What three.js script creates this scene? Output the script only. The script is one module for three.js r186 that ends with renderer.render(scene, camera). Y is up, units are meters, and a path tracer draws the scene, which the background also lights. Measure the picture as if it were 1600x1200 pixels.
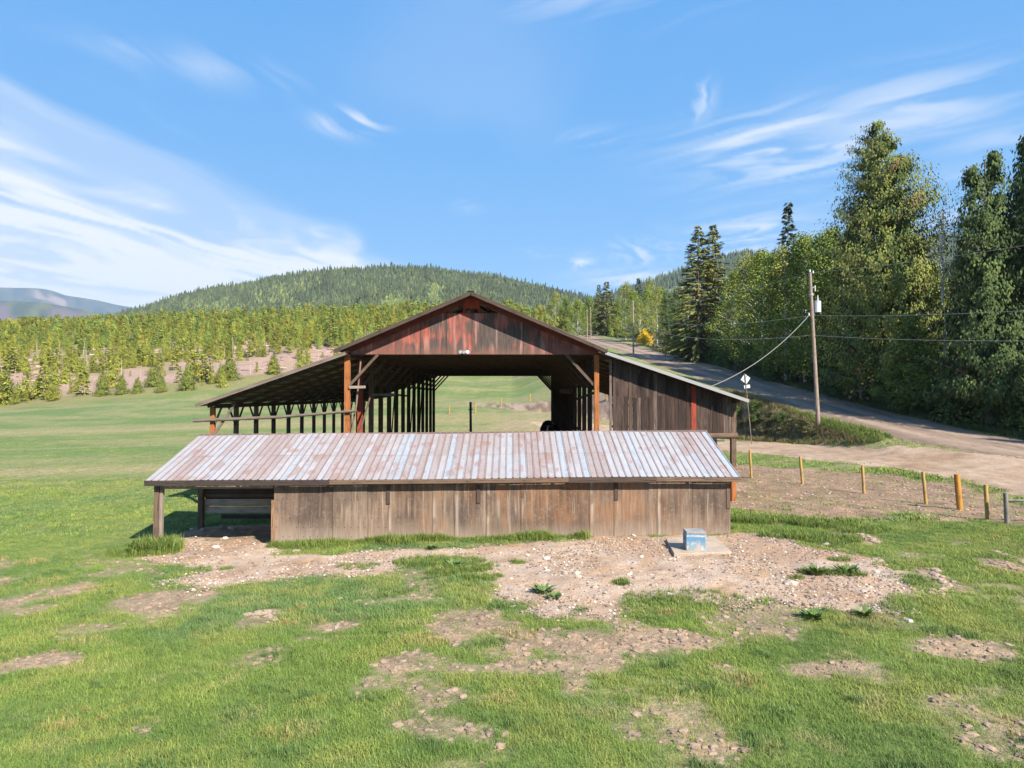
import * as THREE from 'three';
import { mergeGeometries } from 'three/addons/utils/BufferGeometryUtils.js';

// ---------------------------------------------------------------- camera, sun, exposure
const FOCAL = 1081, PITCH = Math.atan(17 / FOCAL), EYE = 5.1;
const scene = new THREE.Scene();
const camera = new THREE.PerspectiveCamera(2 * Math.atan(600 / FOCAL) * 180 / Math.PI, 4 / 3, 0.1, 14000);
camera.position.set(0, EYE, 0);
camera.rotation.x = PITCH;
const SUN = new THREE.Vector3(0.472, 0.628, 0.615).normalize();
const sun = new THREE.DirectionalLight(new THREE.Color(1, 0.93, 0.82), 5.0);
sun.position.copy(SUN).multiplyScalar(300).add(new THREE.Vector3(0, 0, -60));
sun.target.position.set(0, 0, -60);
sun.castShadow = true;
sun.shadow.mapSize.set(4096, 4096);
Object.assign(sun.shadow.camera, { left: -160, right: 160, top: 160, bottom: -160, near: 1, far: 700 });
scene.add(sun, sun.target);
const renderer = new THREE.WebGLRenderer({ antialias: true });
renderer.toneMapping = THREE.LinearToneMapping;
renderer.toneMappingExposure = 2.2;
renderer.shadowMap.enabled = true;
scene.fog = new THREE.FogExp2(new THREE.Color(0.58, 0.75, 1.0), 0.00006);

// ---------------------------------------------------------------- noise and helpers
function rng(seed) { let a = seed >>> 0; return () => { a = (a + 0x6D2B79F5) | 0; let t = Math.imul(a ^ (a >>> 15), 1 | a); t = (t + Math.imul(t ^ (t >>> 7), 61 | t)) ^ t; return ((t ^ (t >>> 14)) >>> 0) / 4294967296; }; }
function hash(ix, iy) { let h = Math.imul(ix, 374761393) ^ Math.imul(iy, 668265263); h = Math.imul(h ^ (h >>> 13), 1274126177); return ((h ^ (h >>> 16)) >>> 0) / 4294967296; }
function noise(x, y, per = 0) {           // value noise 0..1; per makes it tile
  const ix = Math.floor(x), iy = Math.floor(y); let fx = x - ix, fy = y - iy;
  fx = fx * fx * (3 - 2 * fx); fy = fy * fy * (3 - 2 * fy);
  let x0 = ix, x1 = ix + 1, y0 = iy, y1 = iy + 1;
  if (per) { x0 = ((x0 % per) + per) % per; x1 = ((x1 % per) + per) % per; y0 = ((y0 % per) + per) % per; y1 = ((y1 % per) + per) % per; }
  const a = hash(x0, y0), b = hash(x1, y0), c = hash(x0, y1), d = hash(x1, y1);
  return a + (b - a) * fx + (c - a) * fy + (a - b - c + d) * fx * fy;
}
function fbm(x, y, oct = 4, per = 0) { let s = 0, a = 0.5, n = 0; for (let i = 0; i < oct; i++) { s += a * noise(x + i * 17.3 * (per ? 0 : 1), y + i * 9.1 * (per ? 0 : 1), per); n += a; a *= 0.5; x *= 2; y *= 2; per *= 2; } return s / n; }
const clamp = (v, a = 0, b = 1) => Math.min(b, Math.max(a, v));
const sstep = (a, b, v) => { const t = clamp((v - a) / (b - a)); return t * t * (3 - 2 * t); };
const mix = (a, b, t) => a + (b - a) * t;
const mix3 = (a, b, t) => [mix(a[0], b[0], t), mix(a[1], b[1], t), mix(a[2], b[2], t)];
function curve(xs, ys) {                  // monotone cubic through points
  const n = xs.length, d = [], m = [];
  for (let i = 0; i < n - 1; i++) d.push((ys[i + 1] - ys[i]) / (xs[i + 1] - xs[i]));
  m.push(d[0]); for (let i = 1; i < n - 1; i++) m.push(d[i - 1] * d[i] <= 0 ? 0 : 2 * d[i - 1] * d[i] / (d[i - 1] + d[i])); m.push(d[n - 2]);
  return (x) => {
    if (x <= xs[0]) return ys[0]; if (x >= xs[n - 1]) return ys[n - 1];
    let i = 0; while (x > xs[i + 1]) i++;
    const h = xs[i + 1] - xs[i], t = (x - xs[i]) / h, t2 = t * t, t3 = t2 * t;
    return ys[i] * (2 * t3 - 3 * t2 + 1) + h * m[i] * (t3 - 2 * t2 + t) + ys[i + 1] * (-2 * t3 + 3 * t2) + h * m[i + 1] * (t3 - t2);
  };
}
const V = (x, y, z) => new THREE.Vector3(x, y, z);
const counts = {};
function numbered(name) { const k = counts[name] = (counts[name] ?? -1) + 1; return k ? `${name}_${String(k).padStart(3, '0')}` : name; }
const origin = new WeakMap();
function tag(o, label, category, group, kind) { const u = {}; if (label) u.label = label; if (category) u.category = category; if (group) u.group = group; if (kind) u.kind = kind; o.userData = u; return o; }
function shade(o) { o.castShadow = true; o.receiveShadow = true; return o; }
function thing(name, label, category, p = V(0, 0, 0), group) { const g = new THREE.Group(); g.name = numbered(name); g.position.copy(p); origin.set(g, p.clone()); scene.add(tag(g, label, category, group)); return g; }
function part(name, geo, mat, parent, label) {   // geo in world coordinates, moved into its parent's
  const o = origin.get(parent); geo.translate(-o.x, -o.y, -o.z);
  const m = shade(new THREE.Mesh(geo, mat)); m.name = name; if (label) m.userData = { label };
  origin.set(m, o); parent.add(m); return m;
}
function solo(name, geo, mat, label, category, p = V(0, 0, 0), group, kind) {
  geo.translate(-p.x, -p.y, -p.z); const m = shade(new THREE.Mesh(geo, mat)); m.name = numbered(name); m.position.copy(p); scene.add(tag(m, label, category, group, kind)); return m;
}
function ray(px, py) { return V((px - 800) / FOCAL, (600 - py) / FOCAL, -1).applyAxisAngle(V(1, 0, 0), PITCH); }
function at(px, py, D) { const r = ray(px, py); return V(0, EYE, 0).addScaledVector(r, -D / r.z); }   // the place D metres ahead seen there

// ---------------------------------------------------------------- the lie of the land: height over (x, D), D = metres ahead = -z
const RD = [-80, 0, 20, 30, 40, 54, 60, 80, 100, 130, 150, 200, 260, 330, 400, 520, 640];
const RH = [-0.5, 0.1, 0.2, 0.35, 1.0, 1.9, 2.5, 5.15, 7.8, 11.6, 14, 19.7, 26.7, 36, 48, 52, 40];
const roadH = curve(RD, RH), roadX = curve([-80, 0, 20, 33, 45, 60, 80, 112, 160, 260, 400], [70, 48, 40, 36.5, 34.6, 33.2, 31.2, 30.2, 29, 29, 25]);
const SD = [-80, 0, 20, 40, 60, 80, 100, 130, 150, 200, 260, 330, 400, 520, 640];
const COLS = [
  [-700, [-.5, -.5, -.5, -.5, -.5, -.4, -.3, 1, 2, 6, 11, 18, 24, 26, 15]],
  [-300, [-.5, -.5, -.5, -.5, -.5, -.3, .2, 2, 4, 11, 20, 30, 39, 41, 28]],
  [-100, [-.5, -.5, -.5, -.5, -.4, -.1, .7, 2.9, 6, 14.5, 24.5, 36, 47, 49, 36]],
  [-60, [-.4, -.4, -.4, -.4, -.3, .2, 1.5, 5.2, 8.3, 16, 26, 37.5, 48.5, 51, 38]],
  [-13, [-.3, -.36, -.42, -.30, 0, .6, 2.2, 5, 7, 12.5, 22, 36, 50, 52, 40]],
  [0, [0, 0, 0, 0, 0, .7, 2.2, 4.4, 6.2, 11.5, 20.5, 36, 50, 52, 40]],
  [10, [.1, .15, .16, .02, .1, .6, 2.2, 5, 7.5, 13, 22, 36, 50, 52, 40]],
  [20, [.15, .2, .22, .25, .35, .6, 2.4, 6.5, 9.5, 15.5, 24, 36, 50, 52, 40]],
  [26, [.1, .15, .22, .6, .75, .7, 3, 7, 10, 16, 24, 36, 50, 52, 40]],
].map(([x, h]) => [x, curve(SD, h)]);
const lowX = [...COLS.map((c) => c[0]), 31, 38, 46, 70, 110, 260, 700];
function across(xs, fs, x, D) { let i = 0; while (i < xs.length - 2 && x > xs[i + 1]) i++; const t = clamp((x - xs[i]) / (xs[i + 1] - xs[i])); return mix(fs[i](D), fs[i + 1](D), t * t * (3 - 2 * t) * 0.5 + t * 0.5); }
const rise = (a) => (D) => roadH(D) + a;
const lowF = [...COLS.map((c) => c[1]), roadH, roadH, rise(.7), rise(2.5), rise(7), rise(25), rise(50)];
const highX = [-14, 0, 10, 18, 25, 31, 38, 46, 70, 110, 260, 700];
const highF = [lowF[4], (D) => lowF[5](D) + 0.5, (D) => mix(lowF[6](D) + 1.9, roadH(D) - 2, sstep(110, 220, D)), (D) => roadH(D) + 0.1, (D) => roadH(D) + 0.55, roadH, roadH, rise(.7), rise(2.5), rise(7), rise(25), rise(50)];
const BANK = [[60, 47], [36, 52], [29.4, 54.5], [27.6, 62], [25.4, 68.5], [23.6, 74], [16, 88], [8.4, 101], [-4, 112], [-16, 118]];
function bankDist(x, D) {                 // signed metres behind the foot of the cut bank
  let best = 1e9, sgn = 1;
  for (let i = 0; i < BANK.length - 1; i++) {
    const [ax, ad] = BANK[i], [bx, bd] = BANK[i + 1], ex = bx - ax, ed = bd - ad;
    const t = clamp(((x - ax) * ex + (D - ad) * ed) / (ex * ex + ed * ed)), dx = x - ax - ex * t, dd = D - ad - ed * t, d2 = dx * dx + dd * dd;
    if (d2 < best) { best = d2; sgn = ex * (D - ad) - ed * (x - ax) < 0 ? 1 : -1; }
  }
  return sgn * Math.sqrt(best);
}
function land(x, D) {
  let h = across(lowX, lowF, x, D);
  if (x > -14) {
    const w = sstep(0, 2.6, bankDist(x, D) + (noise(x * .5, D * .5) - .5) * 1.4);
    if (w > 0) h = mix(h, across(highX, highF, x, D), w);
  }
  if (D > 40) { const r = Math.abs(x - roadX(D)); const w = (1 - sstep(4.6, 7.5, r)) * sstep(46, 56, D); h = mix(h, roadH(D), w); }
  return h;
}
function H(x, z) {                        // with the small relief of soil
  const D = -z, far = sstep(90, 200, D);
  const rough = (1 - sstep(3.6, 5.5, Math.abs(x - roadX(D))) * 1) ;
  return land(x, D) + (fbm(x * .9, D * .9, 2) - .5) * .08 * (1 - .8 * rough) + (fbm(x * .12, D * .12, 2) - .5) * mix(.25, 2.2, far) * (1 - rough) * sstep(30, 75, Math.hypot(x, D - 30)) + (fbm(x * 3.1, D * 3.1, 2) - .5) * .06 * (1 - sstep(45, 60, D));
}
function G(px, py) {                      // where the sight line meets the ground
  const r = ray(px, py); r.multiplyScalar(-1 / r.z); let t = 6, last = 6;
  while (t < 640) { if (EYE + r.y * t < H(r.x * t, -t)) break; last = t; t += Math.max(.1, t * .006); }
  for (let i = 0; i < 18; i++) { const m = (last + t) / 2; if (EYE + r.y * m < H(r.x * m, -m)) t = m; else last = m; }
  return V(r.x * t, EYE + r.y * t, -t);
}
function inPoly(poly) {                   // signed distance (inside > 0) to a polygon of [x, D]
  let lo = [1e9, 1e9], hi = [-1e9, -1e9]; for (const p of poly) for (const k of [0, 1]) { lo[k] = Math.min(lo[k], p[k]); hi[k] = Math.max(hi[k], p[k]); }
  const f = (x, D) => {
    if (x < lo[0] - 6 || x > hi[0] + 6 || D < lo[1] - 6 || D > hi[1] + 6) return -6;
    let best = 1e9, c = false;
    for (let i = 0, j = poly.length - 1; i < poly.length; j = i++) {
      const [ax, ad] = poly[j], [bx, bd] = poly[i], ex = bx - ax, ed = bd - ad, t = clamp(((x - ax) * ex + (D - ad) * ed) / (ex * ex + ed * ed));
      best = Math.min(best, (x - ax - ex * t) ** 2 + (D - ad - ed * t) ** 2);
      if ((bd > D) !== (ad > D) && x < (ax - bx) * (D - bd) / (ad - bd) + bx) c = !c;
    }
    return (c ? 1 : -1) * Math.sqrt(best);
  };
  f.lo = lo; f.hi = hi; return f;
}
const ground2 = (list) => list.map(([px, py]) => { const g = G(px, py); return [g.x, -g.z]; });

// outlines of the bare places, as [metres right, metres ahead]
const yardPoly = [...ground2([[236, 872], [270, 852], [300, 838]]), [-11.9, 25.6], [-8.6, 25.6], ...ground2([[424, 868], [560, 864], [700, 858], [830, 850], [930, 842], [955, 836]]), [3.6, 24.6], [7.9, 24.7],
  ...ground2([[1150, 832], [1200, 838], [1240, 852], [1290, 858], [1340, 870], [1390, 888], [1408, 906], [1395, 930], [1360, 950], [1300, 945], [1220, 938], [1150, 938], [1050, 932], [1000, 938], [940, 952], [880, 958], [830, 948], [790, 930], [765, 905], [720, 884], [650, 874], [600, 892], [520, 896], [440, 904], [380, 908], [320, 918], [262, 908], [330, 892]])];
const fYard0 = inPoly(yardPoly), fYard = (x, D) => fYard0(x, D) + .25 + (fbm(x * 1.3 + 7, D * 1.3, 3) - .5) * 1.3;
const drivePoly = [...ground2([[1148, 706], [1200, 710], [1270, 718], [1350, 727], [1430, 738], [1500, 752], [1600, 776]]), [30, 33], [42, 22], [50, 22], [36, 46], ...ground2([[1560, 712], [1480, 702], [1420, 696], [1380, 699], [1330, 699], [1280, 695], [1200, 691], [1150, 688]]), [19, 78], [10, 92], [2, 92], [4, 84], [12, 70]];
const fDrive0 = inPoly(drivePoly), fDrive = (x, D) => fDrive0(x, D) + (fbm(x * .8, D * .8 + 5, 3) - .5) * 1.6;
const fRoad = (x, D) => 4.1 + .5 * sstep(62, 90, D) - Math.abs(x - roadX(D)) + (fbm(x * .7, D * .35, 3) - .5) * .9;
const fSoil0 = inPoly([...ground2([[1150, 728], [1260, 733], [1400, 744], [1540, 778], [1600, 800], [1600, 816], [1500, 809], [1400, 800], [1290, 808], [1200, 800]]), [9, 31], [9, 36]]);
const fSoil = (x, D) => fSoil0(x, D) + .5 + (fbm(x * .6 + 3, D * .6, 3) - .5) * 2.8;
const fStall = inPoly([[-13.2, 24.9], [8, 24.9], [8, 29], [-13.2, 29]]);
const fBarn = inPoly([[-7.6, 32.5], [10.5, 32.5], [10.5, 71], [-7.6, 71]]);
const patches = [[250, 940, 60, 17], [410, 966, 26, 11], [735, 975, 62, 22], [835, 1003, 75, 24], [960, 1008, 120, 26], [640, 1036, 45, 17], [60, 1035, 42, 12], [12, 940, 20, 10], [1060, 1000, 60, 15], [1205, 985, 42, 12], [1510, 1016, 60, 15], [1300, 1047, 60, 9], [930, 962, 40, 8], [100, 925, 30, 9], [1330, 838, 26, 9], [1470, 905, 22, 16], [1560, 880, 26, 12], [520, 980, 30, 8], [880, 1040, 90, 14]].map(([px, py, a, b]) => { const c = G(px, py), e = G(px + a, py), f = G(px, py + b); return [c.x, -c.z, Math.abs(e.x - c.x), Math.abs(f.z - c.z)]; });
function bare(x, D) {                     // 0 grass .. 1 bare soil (outside yard and tracks)
  let b = 0;
  if (D < 26) { for (const [cx, cd, a, c] of patches) { const q = ((x - cx) / a) ** 2 + ((D - cd) / c) ** 2; if (q < 5) b = Math.max(b, sstep(2.4, .3, q + (fbm(x * 1.7, D * 1.7, 4) - .5) * 3.6)); } }
  b = Math.max(b, sstep(.56, .72, fbm(x * .8 + 31, D * .8 + 4, 3)) * .75 * sstep(26, 18, D) * sstep(-12, -2, x), sstep(.62, .78, fbm(x * .8 + 31, D * .8 + 4, 3)) * .7 * sstep(30, 20, D));
  b = Math.max(b, sstep(-.5, .6, fSoil(x, D)) * mix(.72, 1, noise(x * 1.4, D * 1.4)));
  b = Math.max(b, sstep(-.3, .4, fStall(x, D)), sstep(-.5, .5, fBarn(x, D)) * .9);
  return b;
}
function tan(x, D) {                      // dry, straw-coloured streaks of the hay field
  if (D < 27) return 0;
  const s = D - .22 * x, wob = (fbm(x * .03, D * .03, 2) - .5) * 9;
  let t = sstep(.53, .70, fbm(s * .11 + 3, x * .012, 3)) * .6;
  t = Math.max(t, Math.exp(-(((s - 96 + wob) / 3) ** 2)) * .8 * sstep(30, -10, x), Math.exp(-(((s - 57 + wob * .5) / 4) ** 2)) * .85 * sstep(-8, -16, x));
  t = Math.max(t, sstep(.52, .7, fbm(x * .16 + 12, D * .3 + 5, 4)) * .38, sstep(.55, .66, fbm(s * .35 + 9, x * .03, 3)) * .5);
  return t * sstep(24, 42, D);
}
const openness = (x, D) => sstep(-.15, .35, fYard(x, D)) || 0;
function grassCover(x, D) { const b = bare(x, D), bb = b > .02 && b < .999 ? clamp(b * .92 + (fbm(x * 4.5 + 2, D * 4.5, 3) - .5) * 1.5) : b; return clamp((1 - bb) * (1 - sstep(-.15, .3, fYard(x, D))) * (1 - sstep(-.2, .4, fDrive(x, D))) * (1 - sstep(-.1, .4, fRoad(x, D)))); }
const treeEdge = curve([-700, -300, -96, -67, -55, -43, -10, 12, 24], [120, 125, 131, 141, 151, 168, 232, 245, 250]);   // where the young wood begins
// ---------------------------------------------------------------- sky: clear blue with high cirrus
{
  const W = 3072, Hh = 1536, data = new Float32Array(W * Hh * 4);
  const blobs = [   // [azimuth right of ahead, elevation, half-widths] in degrees, streak turn, strength
    [21.2, 18.6, 6.5, 2.2, .87, .85], [29.8, 19.8, 6, 2.2, .87, .5], [11.4, 11.7, 2.3, 1.1, 2.54, .75], [-13.4, 21, 2.2, .8, 2.54, .75], [19.3, 12.4, 4.2, 1.7, .87, .6], [5.8, 10.7, .9, .7, .87, .7],
    [33.5, 13.3, 4.5, 1.7, .87, .5], [11, 9.4, 5, .8, .87, .6], [22.6, 15.2, 3.6, .9, .87, .35], [15.3, 22.6, 1.0, 1.5, 2.9, .45], [6.8, 20.2, 2.5, .9, .9, .3], [2.5, 11.7, 1.6, .4, .9, .3], [-3.8, 15.2, 1.1, .4, .9, .3], [36, 16.8, 4, .8, .87, .3], [-25, 23.5, 7, 1.0, 2.8, .3], [8, 31, 14, 2.4, 1.2, .3],
    [150, 40, 30, 9, .4, .5], [-120, 35, 25, 10, .9, .55], [95, 30, 18, 6, 2.2, .5], [-170, 22, 30, 6, 1.4, .5]];
  for (let j = 0; j < Hh; j++) {
    const el = ((j + .5) / Hh - .5) * Math.PI, y = Math.sin(el), c = Math.cos(el);
    for (let i = 0; i < W; i++) {
      const ph = ((i + .5) / W - .5) * 2 * Math.PI, x = c * Math.cos(ph), z = c * Math.sin(ph), k = (j * W + i) * 4;
      const e = Math.max(0, el) * 180 / Math.PI;
      const sd = Math.max(0, x * SUN.x + y * SUN.y + z * SUN.z);
      const t = Math.pow(clamp(1 - e / 62), 2.1), lowb = Math.exp(-e / 5.5);
      let r = mix(.034, .088, t) + .13 * lowb, g = mix(.155, .248, t) + .115 * lowb, b = mix(.38, .45, t) + .03 * lowb;
      const gl = .25 * Math.pow(sd, 6) + .5 * Math.pow(sd, 40); r += gl * .5; g += gl * .5; b += gl * .5;
      if (y > .01) {
        const az = Math.atan2(x, -z) * 180 / Math.PI, u = x / (y + .02), v = z / (y + .02);
        let d = 0;
        { // the broad sheet of streaks at the left: straight edge seen running away ahead
          const a = u - (-1.37 + .275 * (-v - 2.47));          // metres of cloud height left of its edge
          if (a < .4 && v < 0) {
            const s = u * .96 + v * .27, l = -u * .27 + v * .96, w1 = fbm(s * 1.1, l * .5 + 3, 4) - .5, w2 = fbm(s * 2.2 + 8, l * 1.1, 3) - .5;
            const st = fbm(s * 3.4 + w1 * 5 + w2 * 1.5 + 5, l * .7 + w2 * 1.6, 6), st2 = fbm(s * 9 + w1 * 12 + w2 * 4, l * 2.2 + w2 * 3 + 9, 5), body = fbm(s * .8 + 3.3 + w2, l * .4 + 1, 3);
            const edge = sstep(.12, -.42, a + (st - .5) * .9 + w1 * .4);
            const low = sstep(17, 4, e) * sstep(-1.0, -3.0, u);
            d = edge * clamp(sstep(.36, .60, st * .48 + st2 * .24 + body * .30) * .82 + .30 + low * .45);
            d *= 1 - .6 * sstep(3, 12, Math.abs(az) > 90 ? 12 : 0);
          }
        }
        for (const [a0, e0, wa, we, turn, q] of blobs) {
          let da = az - a0; if (da > 180) da -= 360; if (da < -180) da += 360;
          const m = (da / wa) ** 2 + ((e - e0) / we) ** 2; if (m > 5) continue;
          const ff = clamp(4 / wa, 1, 3.2), cs = Math.cos(turn), sn = Math.sin(turn), s = (u * cs - v * sn) * ff, l = (u * sn + v * cs) * ff * .8, wp = fbm(s * 2 + a0, l * 1.2, 4) - .5;
          const st = .62 * fbm(s * 6 + wp * 6 + a0 * 3, l * 1.1 + wp * 2 + e0, 5) + .38 * fbm(s * 19 + wp * 16, l * 2.6 + wp * 4 + e0, 4);
          d = Math.max(d, q * Math.exp(-m * .9) * sstep(.40, .68, st) * 1.25);
        }
        d = Math.max(d, .10 * sstep(.5, .8, fbm(u * 1.1 + 4, v * .5 + 2, 4)));
        d = clamp(d) * sstep(.5, 3, e) ;
        const wh = .455; r = mix(r, wh * .97, d); g = mix(g, wh, d); b = mix(b, wh * 1.05, d);
      }
      if (y < 0) { r = .14; g = .15; b = .12; }
      data[k] = r; data[k + 1] = g; data[k + 2] = b; data[k + 3] = 1;
    }
  }
  const t = new THREE.DataTexture(data, W, Hh, THREE.RGBAFormat, THREE.FloatType);
  t.mapping = THREE.EquirectangularReflectionMapping; t.magFilter = THREE.LinearFilter; t.minFilter = THREE.LinearFilter; t.needsUpdate = true;
  scene.background = t; scene.environment = t;
}

// ---------------------------------------------------------------- textures and materials
function tex(w, h, f, { srgb = false, rx = 1, ry = 1, wrap = true } = {}) {   // f(u, v) -> linear rgb
  const d = new Uint8Array(w * h * 4), enc = (v) => { v = clamp(v); return 255 * (srgb ? (v <= .0031308 ? v * 12.92 : 1.055 * Math.pow(v, 1 / 2.4) - .055) : v); };
  for (let j = 0; j < h; j++) for (let i = 0; i < w; i++) { const c = f((i + .5) / w, (j + .5) / h), k = (j * w + i) * 4; d[k] = enc(c[0]); d[k + 1] = enc(c[1]); d[k + 2] = enc(c[2]); d[k + 3] = 255; }
  const t = new THREE.DataTexture(d, w, h); t.wrapS = t.wrapT = wrap ? THREE.RepeatWrapping : THREE.ClampToEdgeWrapping; t.magFilter = THREE.LinearFilter; t.minFilter = THREE.LinearMipmapLinearFilter; t.generateMipmaps = true;
  if (srgb) t.colorSpace = THREE.SRGBColorSpace; t.repeat.set(rx, ry); t.needsUpdate = true; return t;
}
const C = (r, g, b) => new THREE.Color().setRGB(r, g, b);
const std = (o) => new THREE.MeshStandardMaterial({ roughness: .9, metalness: 0, ...o });

// fine grain of turf / soil / gravel, near 1 so that the vertex colour sets the hue; one tile is 5 m
const turfMap = tex(1024, 1024, (u, v) => {
  const a = fbm(u * 90, v * 90, 3, 90), b = fbm(u * 22 + 0, v * 22, 4, 22), c = noise(u * 340, v * 340, 340), d = fbm(u * 7, v * 7, 3, 7);
  const g = .66 + .40 * (a - .5) + .30 * (c - .5) + .3 * (b - .5) + .2 * (d - .5), y = sstep(.55, .75, b) * .7;
  return [g * (1 + .35 * y), g * (1 + .12 * y), g * (1 + .1 * y)];
}, { srgb: true, rx: .2, ry: .2 });
const soilMap = tex(2048, 2048, (u, v) => {
  let g = .66 + .4 * (fbm(u * 14, v * 14, 5, 14) - .5), warm = fbm(u * 9, v * 9, 3, 9);
  let peb = 0, pd = 0;
  for (const [n, w] of [[70, .55], [150, .4], [300, .3]]) {            // pebbles: cells with a stone in some of them
    const x = u * n, y = v * n, ix = Math.floor(x), iy = Math.floor(y), h1 = hash(ix + n, iy), h2 = hash(ix, iy + n * 3), h3 = hash(ix + 99, iy + n);
    if (h1 < .34) { const r = .18 + .25 * h2, dx = x - ix - .35 - .3 * h3, dy = y - iy - .35 - .3 * hash(iy + 7, ix + n), q = Math.hypot(dx * (1 + h3 * .6), dy) / r; if (q < 1) { peb = Math.max(peb, (h2 > .4 ? 1 : -.7) * w * sstep(1, .7, q)); if (h2 <= .4) pd = w * sstep(1, .6, q); } }
  }
  g = g + peb * .36 - pd * .34;
  return [g * (.98 + .12 * (warm - .5)), g * (1 - .05 * (warm - .5)), g * (1 - .35 * (warm - .5))];
}, { srgb: true, rx: .25, ry: .25 });
const soilBump = tex(1024, 1024, (u, v) => { const g = .45 * fbm(u * 60, v * 60, 4, 60) + .35 * fbm(u * 16, v * 16, 3, 16) + .2 * noise(u * 300, v * 300, 300); return [g, g, g]; }, { rx: .25, ry: .25 });
const trackMap = tex(1024, 2048, (u, v) => {
  const g = .68 + .35 * (fbm(u * 20, v * 20, 4, 20) - .5) + .25 * (noise(u * 256, v * 256, 256) - .5) + .22 * (fbm(u * 12, v * 2, 3, 12) - .5);
  return [g, g * .985, g * .96];
}, { srgb: true, rx: .125, ry: .0625 });
const GM = std({ map: turfMap, bumpMap: soilBump, bumpScale: .05, vertexColors: true, roughness: 1 });
const yardMat = std({ map: soilMap, bumpMap: soilBump, bumpScale: .05, vertexColors: true, roughness: 1 });
const trackMat = std({ map: trackMap, bumpMap: soilBump, bumpScale: .035, vertexColors: true, roughness: 1 });

function landColour(x, D) {
  const n = fbm(x * .35, D * .35, 3), big = fbm(x * .05 + 9, D * .05, 3);
  let g = mix3([.12, .195, .036], [.175, .24, .05], n);
  g = mix3(g, [.20, .25, .06], sstep(.4, .7, big) * .5);
  if (D > 35) g = mix3(g, [.13, .215, .055], sstep(.45, .62, fbm(D * .09 - x * .02, x * .01 + 4, 3)) * .55);
  g = mix3(g, [.38, .31, .15], tan(x, D));
  const b = bare(x, D);
  if (b > 0) g = mix3(g, mix3(g, mix3([.47, .32, .215], [.33, .215, .14], sstep(.25, .75, fbm(x * 2.2, D * 2.2, 3))), .85), b);
  const so = sstep(-.5, .6, fSoil(x, D)); if (so > 0) g = mix3(g, mix3([.40, .255, .165], [.27, .165, .105], sstep(.3, .7, fbm(x * 1.5 + 6, D * 1.5, 3))), so * .85);
  const bd = x > -16 && D > 45 && D < 125 ? bankDist(x, D) : 9;
  if (bd > -2 && bd < 5) { const w = sstep(-1.5, .3, bd) * sstep(4.5, 2.2, bd) * sstep(-12, 2, x); g = mix3(g, mix3([.44, .31, .235], [.20, .135, .09], sstep(.35, .65, noise(x * 1.7, D * 1.7 + 40))), w * sstep(26, 12, x) + w * .6 * sstep(12, 26, x)); }
  if (x > -10 && D > 70 && D < 108 && bd < 0) g = mix3(g, [.38, .29, .17], sstep(.42, .62, fbm(x * .22, D * .22 + 8, 3)) * .8 * sstep(-10, 0, x));
  const e = D - treeEdge(x); if (x < 24 && e > -14) g = mix3(g, [.27, .245, .085], sstep(-14, -4, e) * .8);
  if (x < 24 && e > 0) g = mix3(g, mix3([.44, .295, .23], [.25, .23, .08], clamp(sstep(.36, .56, fbm(x * .09, D * .05 + 2, 4)) + sstep(16, 4, e) - .8 * Math.exp(-(((x + 70) / 30) ** 2)))), sstep(0, 6, e) * .95);
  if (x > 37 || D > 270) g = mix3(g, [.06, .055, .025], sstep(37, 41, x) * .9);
  return g;
}
const grad = (x, z) => { const e = .25; return V(H(x - e, z) - H(x + e, z), 2 * e, H(x, z - e) - H(x, z + e)).normalize(); };
function grid(xs, zs, hf, col) {
  const pos = [], uv = [], cl = [], idx = [];
  for (const z of zs) for (const x of xs) { pos.push(x, hf(x, z), z); uv.push(x, -z); cl.push(...col(x, -z)); }
  const n = xs.length;
  for (let j = 0; j < zs.length - 1; j++) for (let i = 0; i < n - 1; i++) { const a = j * n + i; idx.push(a, a + 1, a + n, a + 1, a + n + 1, a + n); }
  const g = new THREE.BufferGeometry(); g.setAttribute('position', new THREE.Float32BufferAttribute(pos, 3)); g.setAttribute('uv', new THREE.Float32BufferAttribute(uv, 2)); g.setAttribute('color', new THREE.Float32BufferAttribute(cl, 3));
  g.setIndex(idx); g.computeVertexNormals(); if (g.attributes.normal.getY(0) < 0) { for (let k = 0; k < idx.length; k += 3) [idx[k], idx[k + 1]] = [idx[k + 1], idx[k]]; g.setIndex(idx); g.computeVertexNormals(); } return g;
}
function spread(lo, hi, c0, c1, fine, grow) { const a = []; for (let v = c0; v <= c1; v += fine) a.push(v); let s = fine, v = c1; while (v < hi) { s *= grow; v = Math.min(hi, v + s); a.push(v); } s = fine; v = c0; while (v > lo) { s *= grow; v = Math.max(lo, v - s); a.unshift(v); } return a; }
const insideSheet = (x, D) => Math.max(fYard(x, D), fDrive(x, D), D > 45 && D < 400 || D < 60 ? fRoad(x, D) : -1);
{
  const xs = spread(-700, 700, -24, 24, .26, 1.035), ds = spread(-80, 640, 6, 29, .26, 1.022);
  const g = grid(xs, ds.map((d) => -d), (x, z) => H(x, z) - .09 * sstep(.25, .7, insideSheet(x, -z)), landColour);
  solo('ground', g, GM, 'grassy field sloping up to the wooded hillside', undefined, undefined, undefined, 'structure');
}
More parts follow.
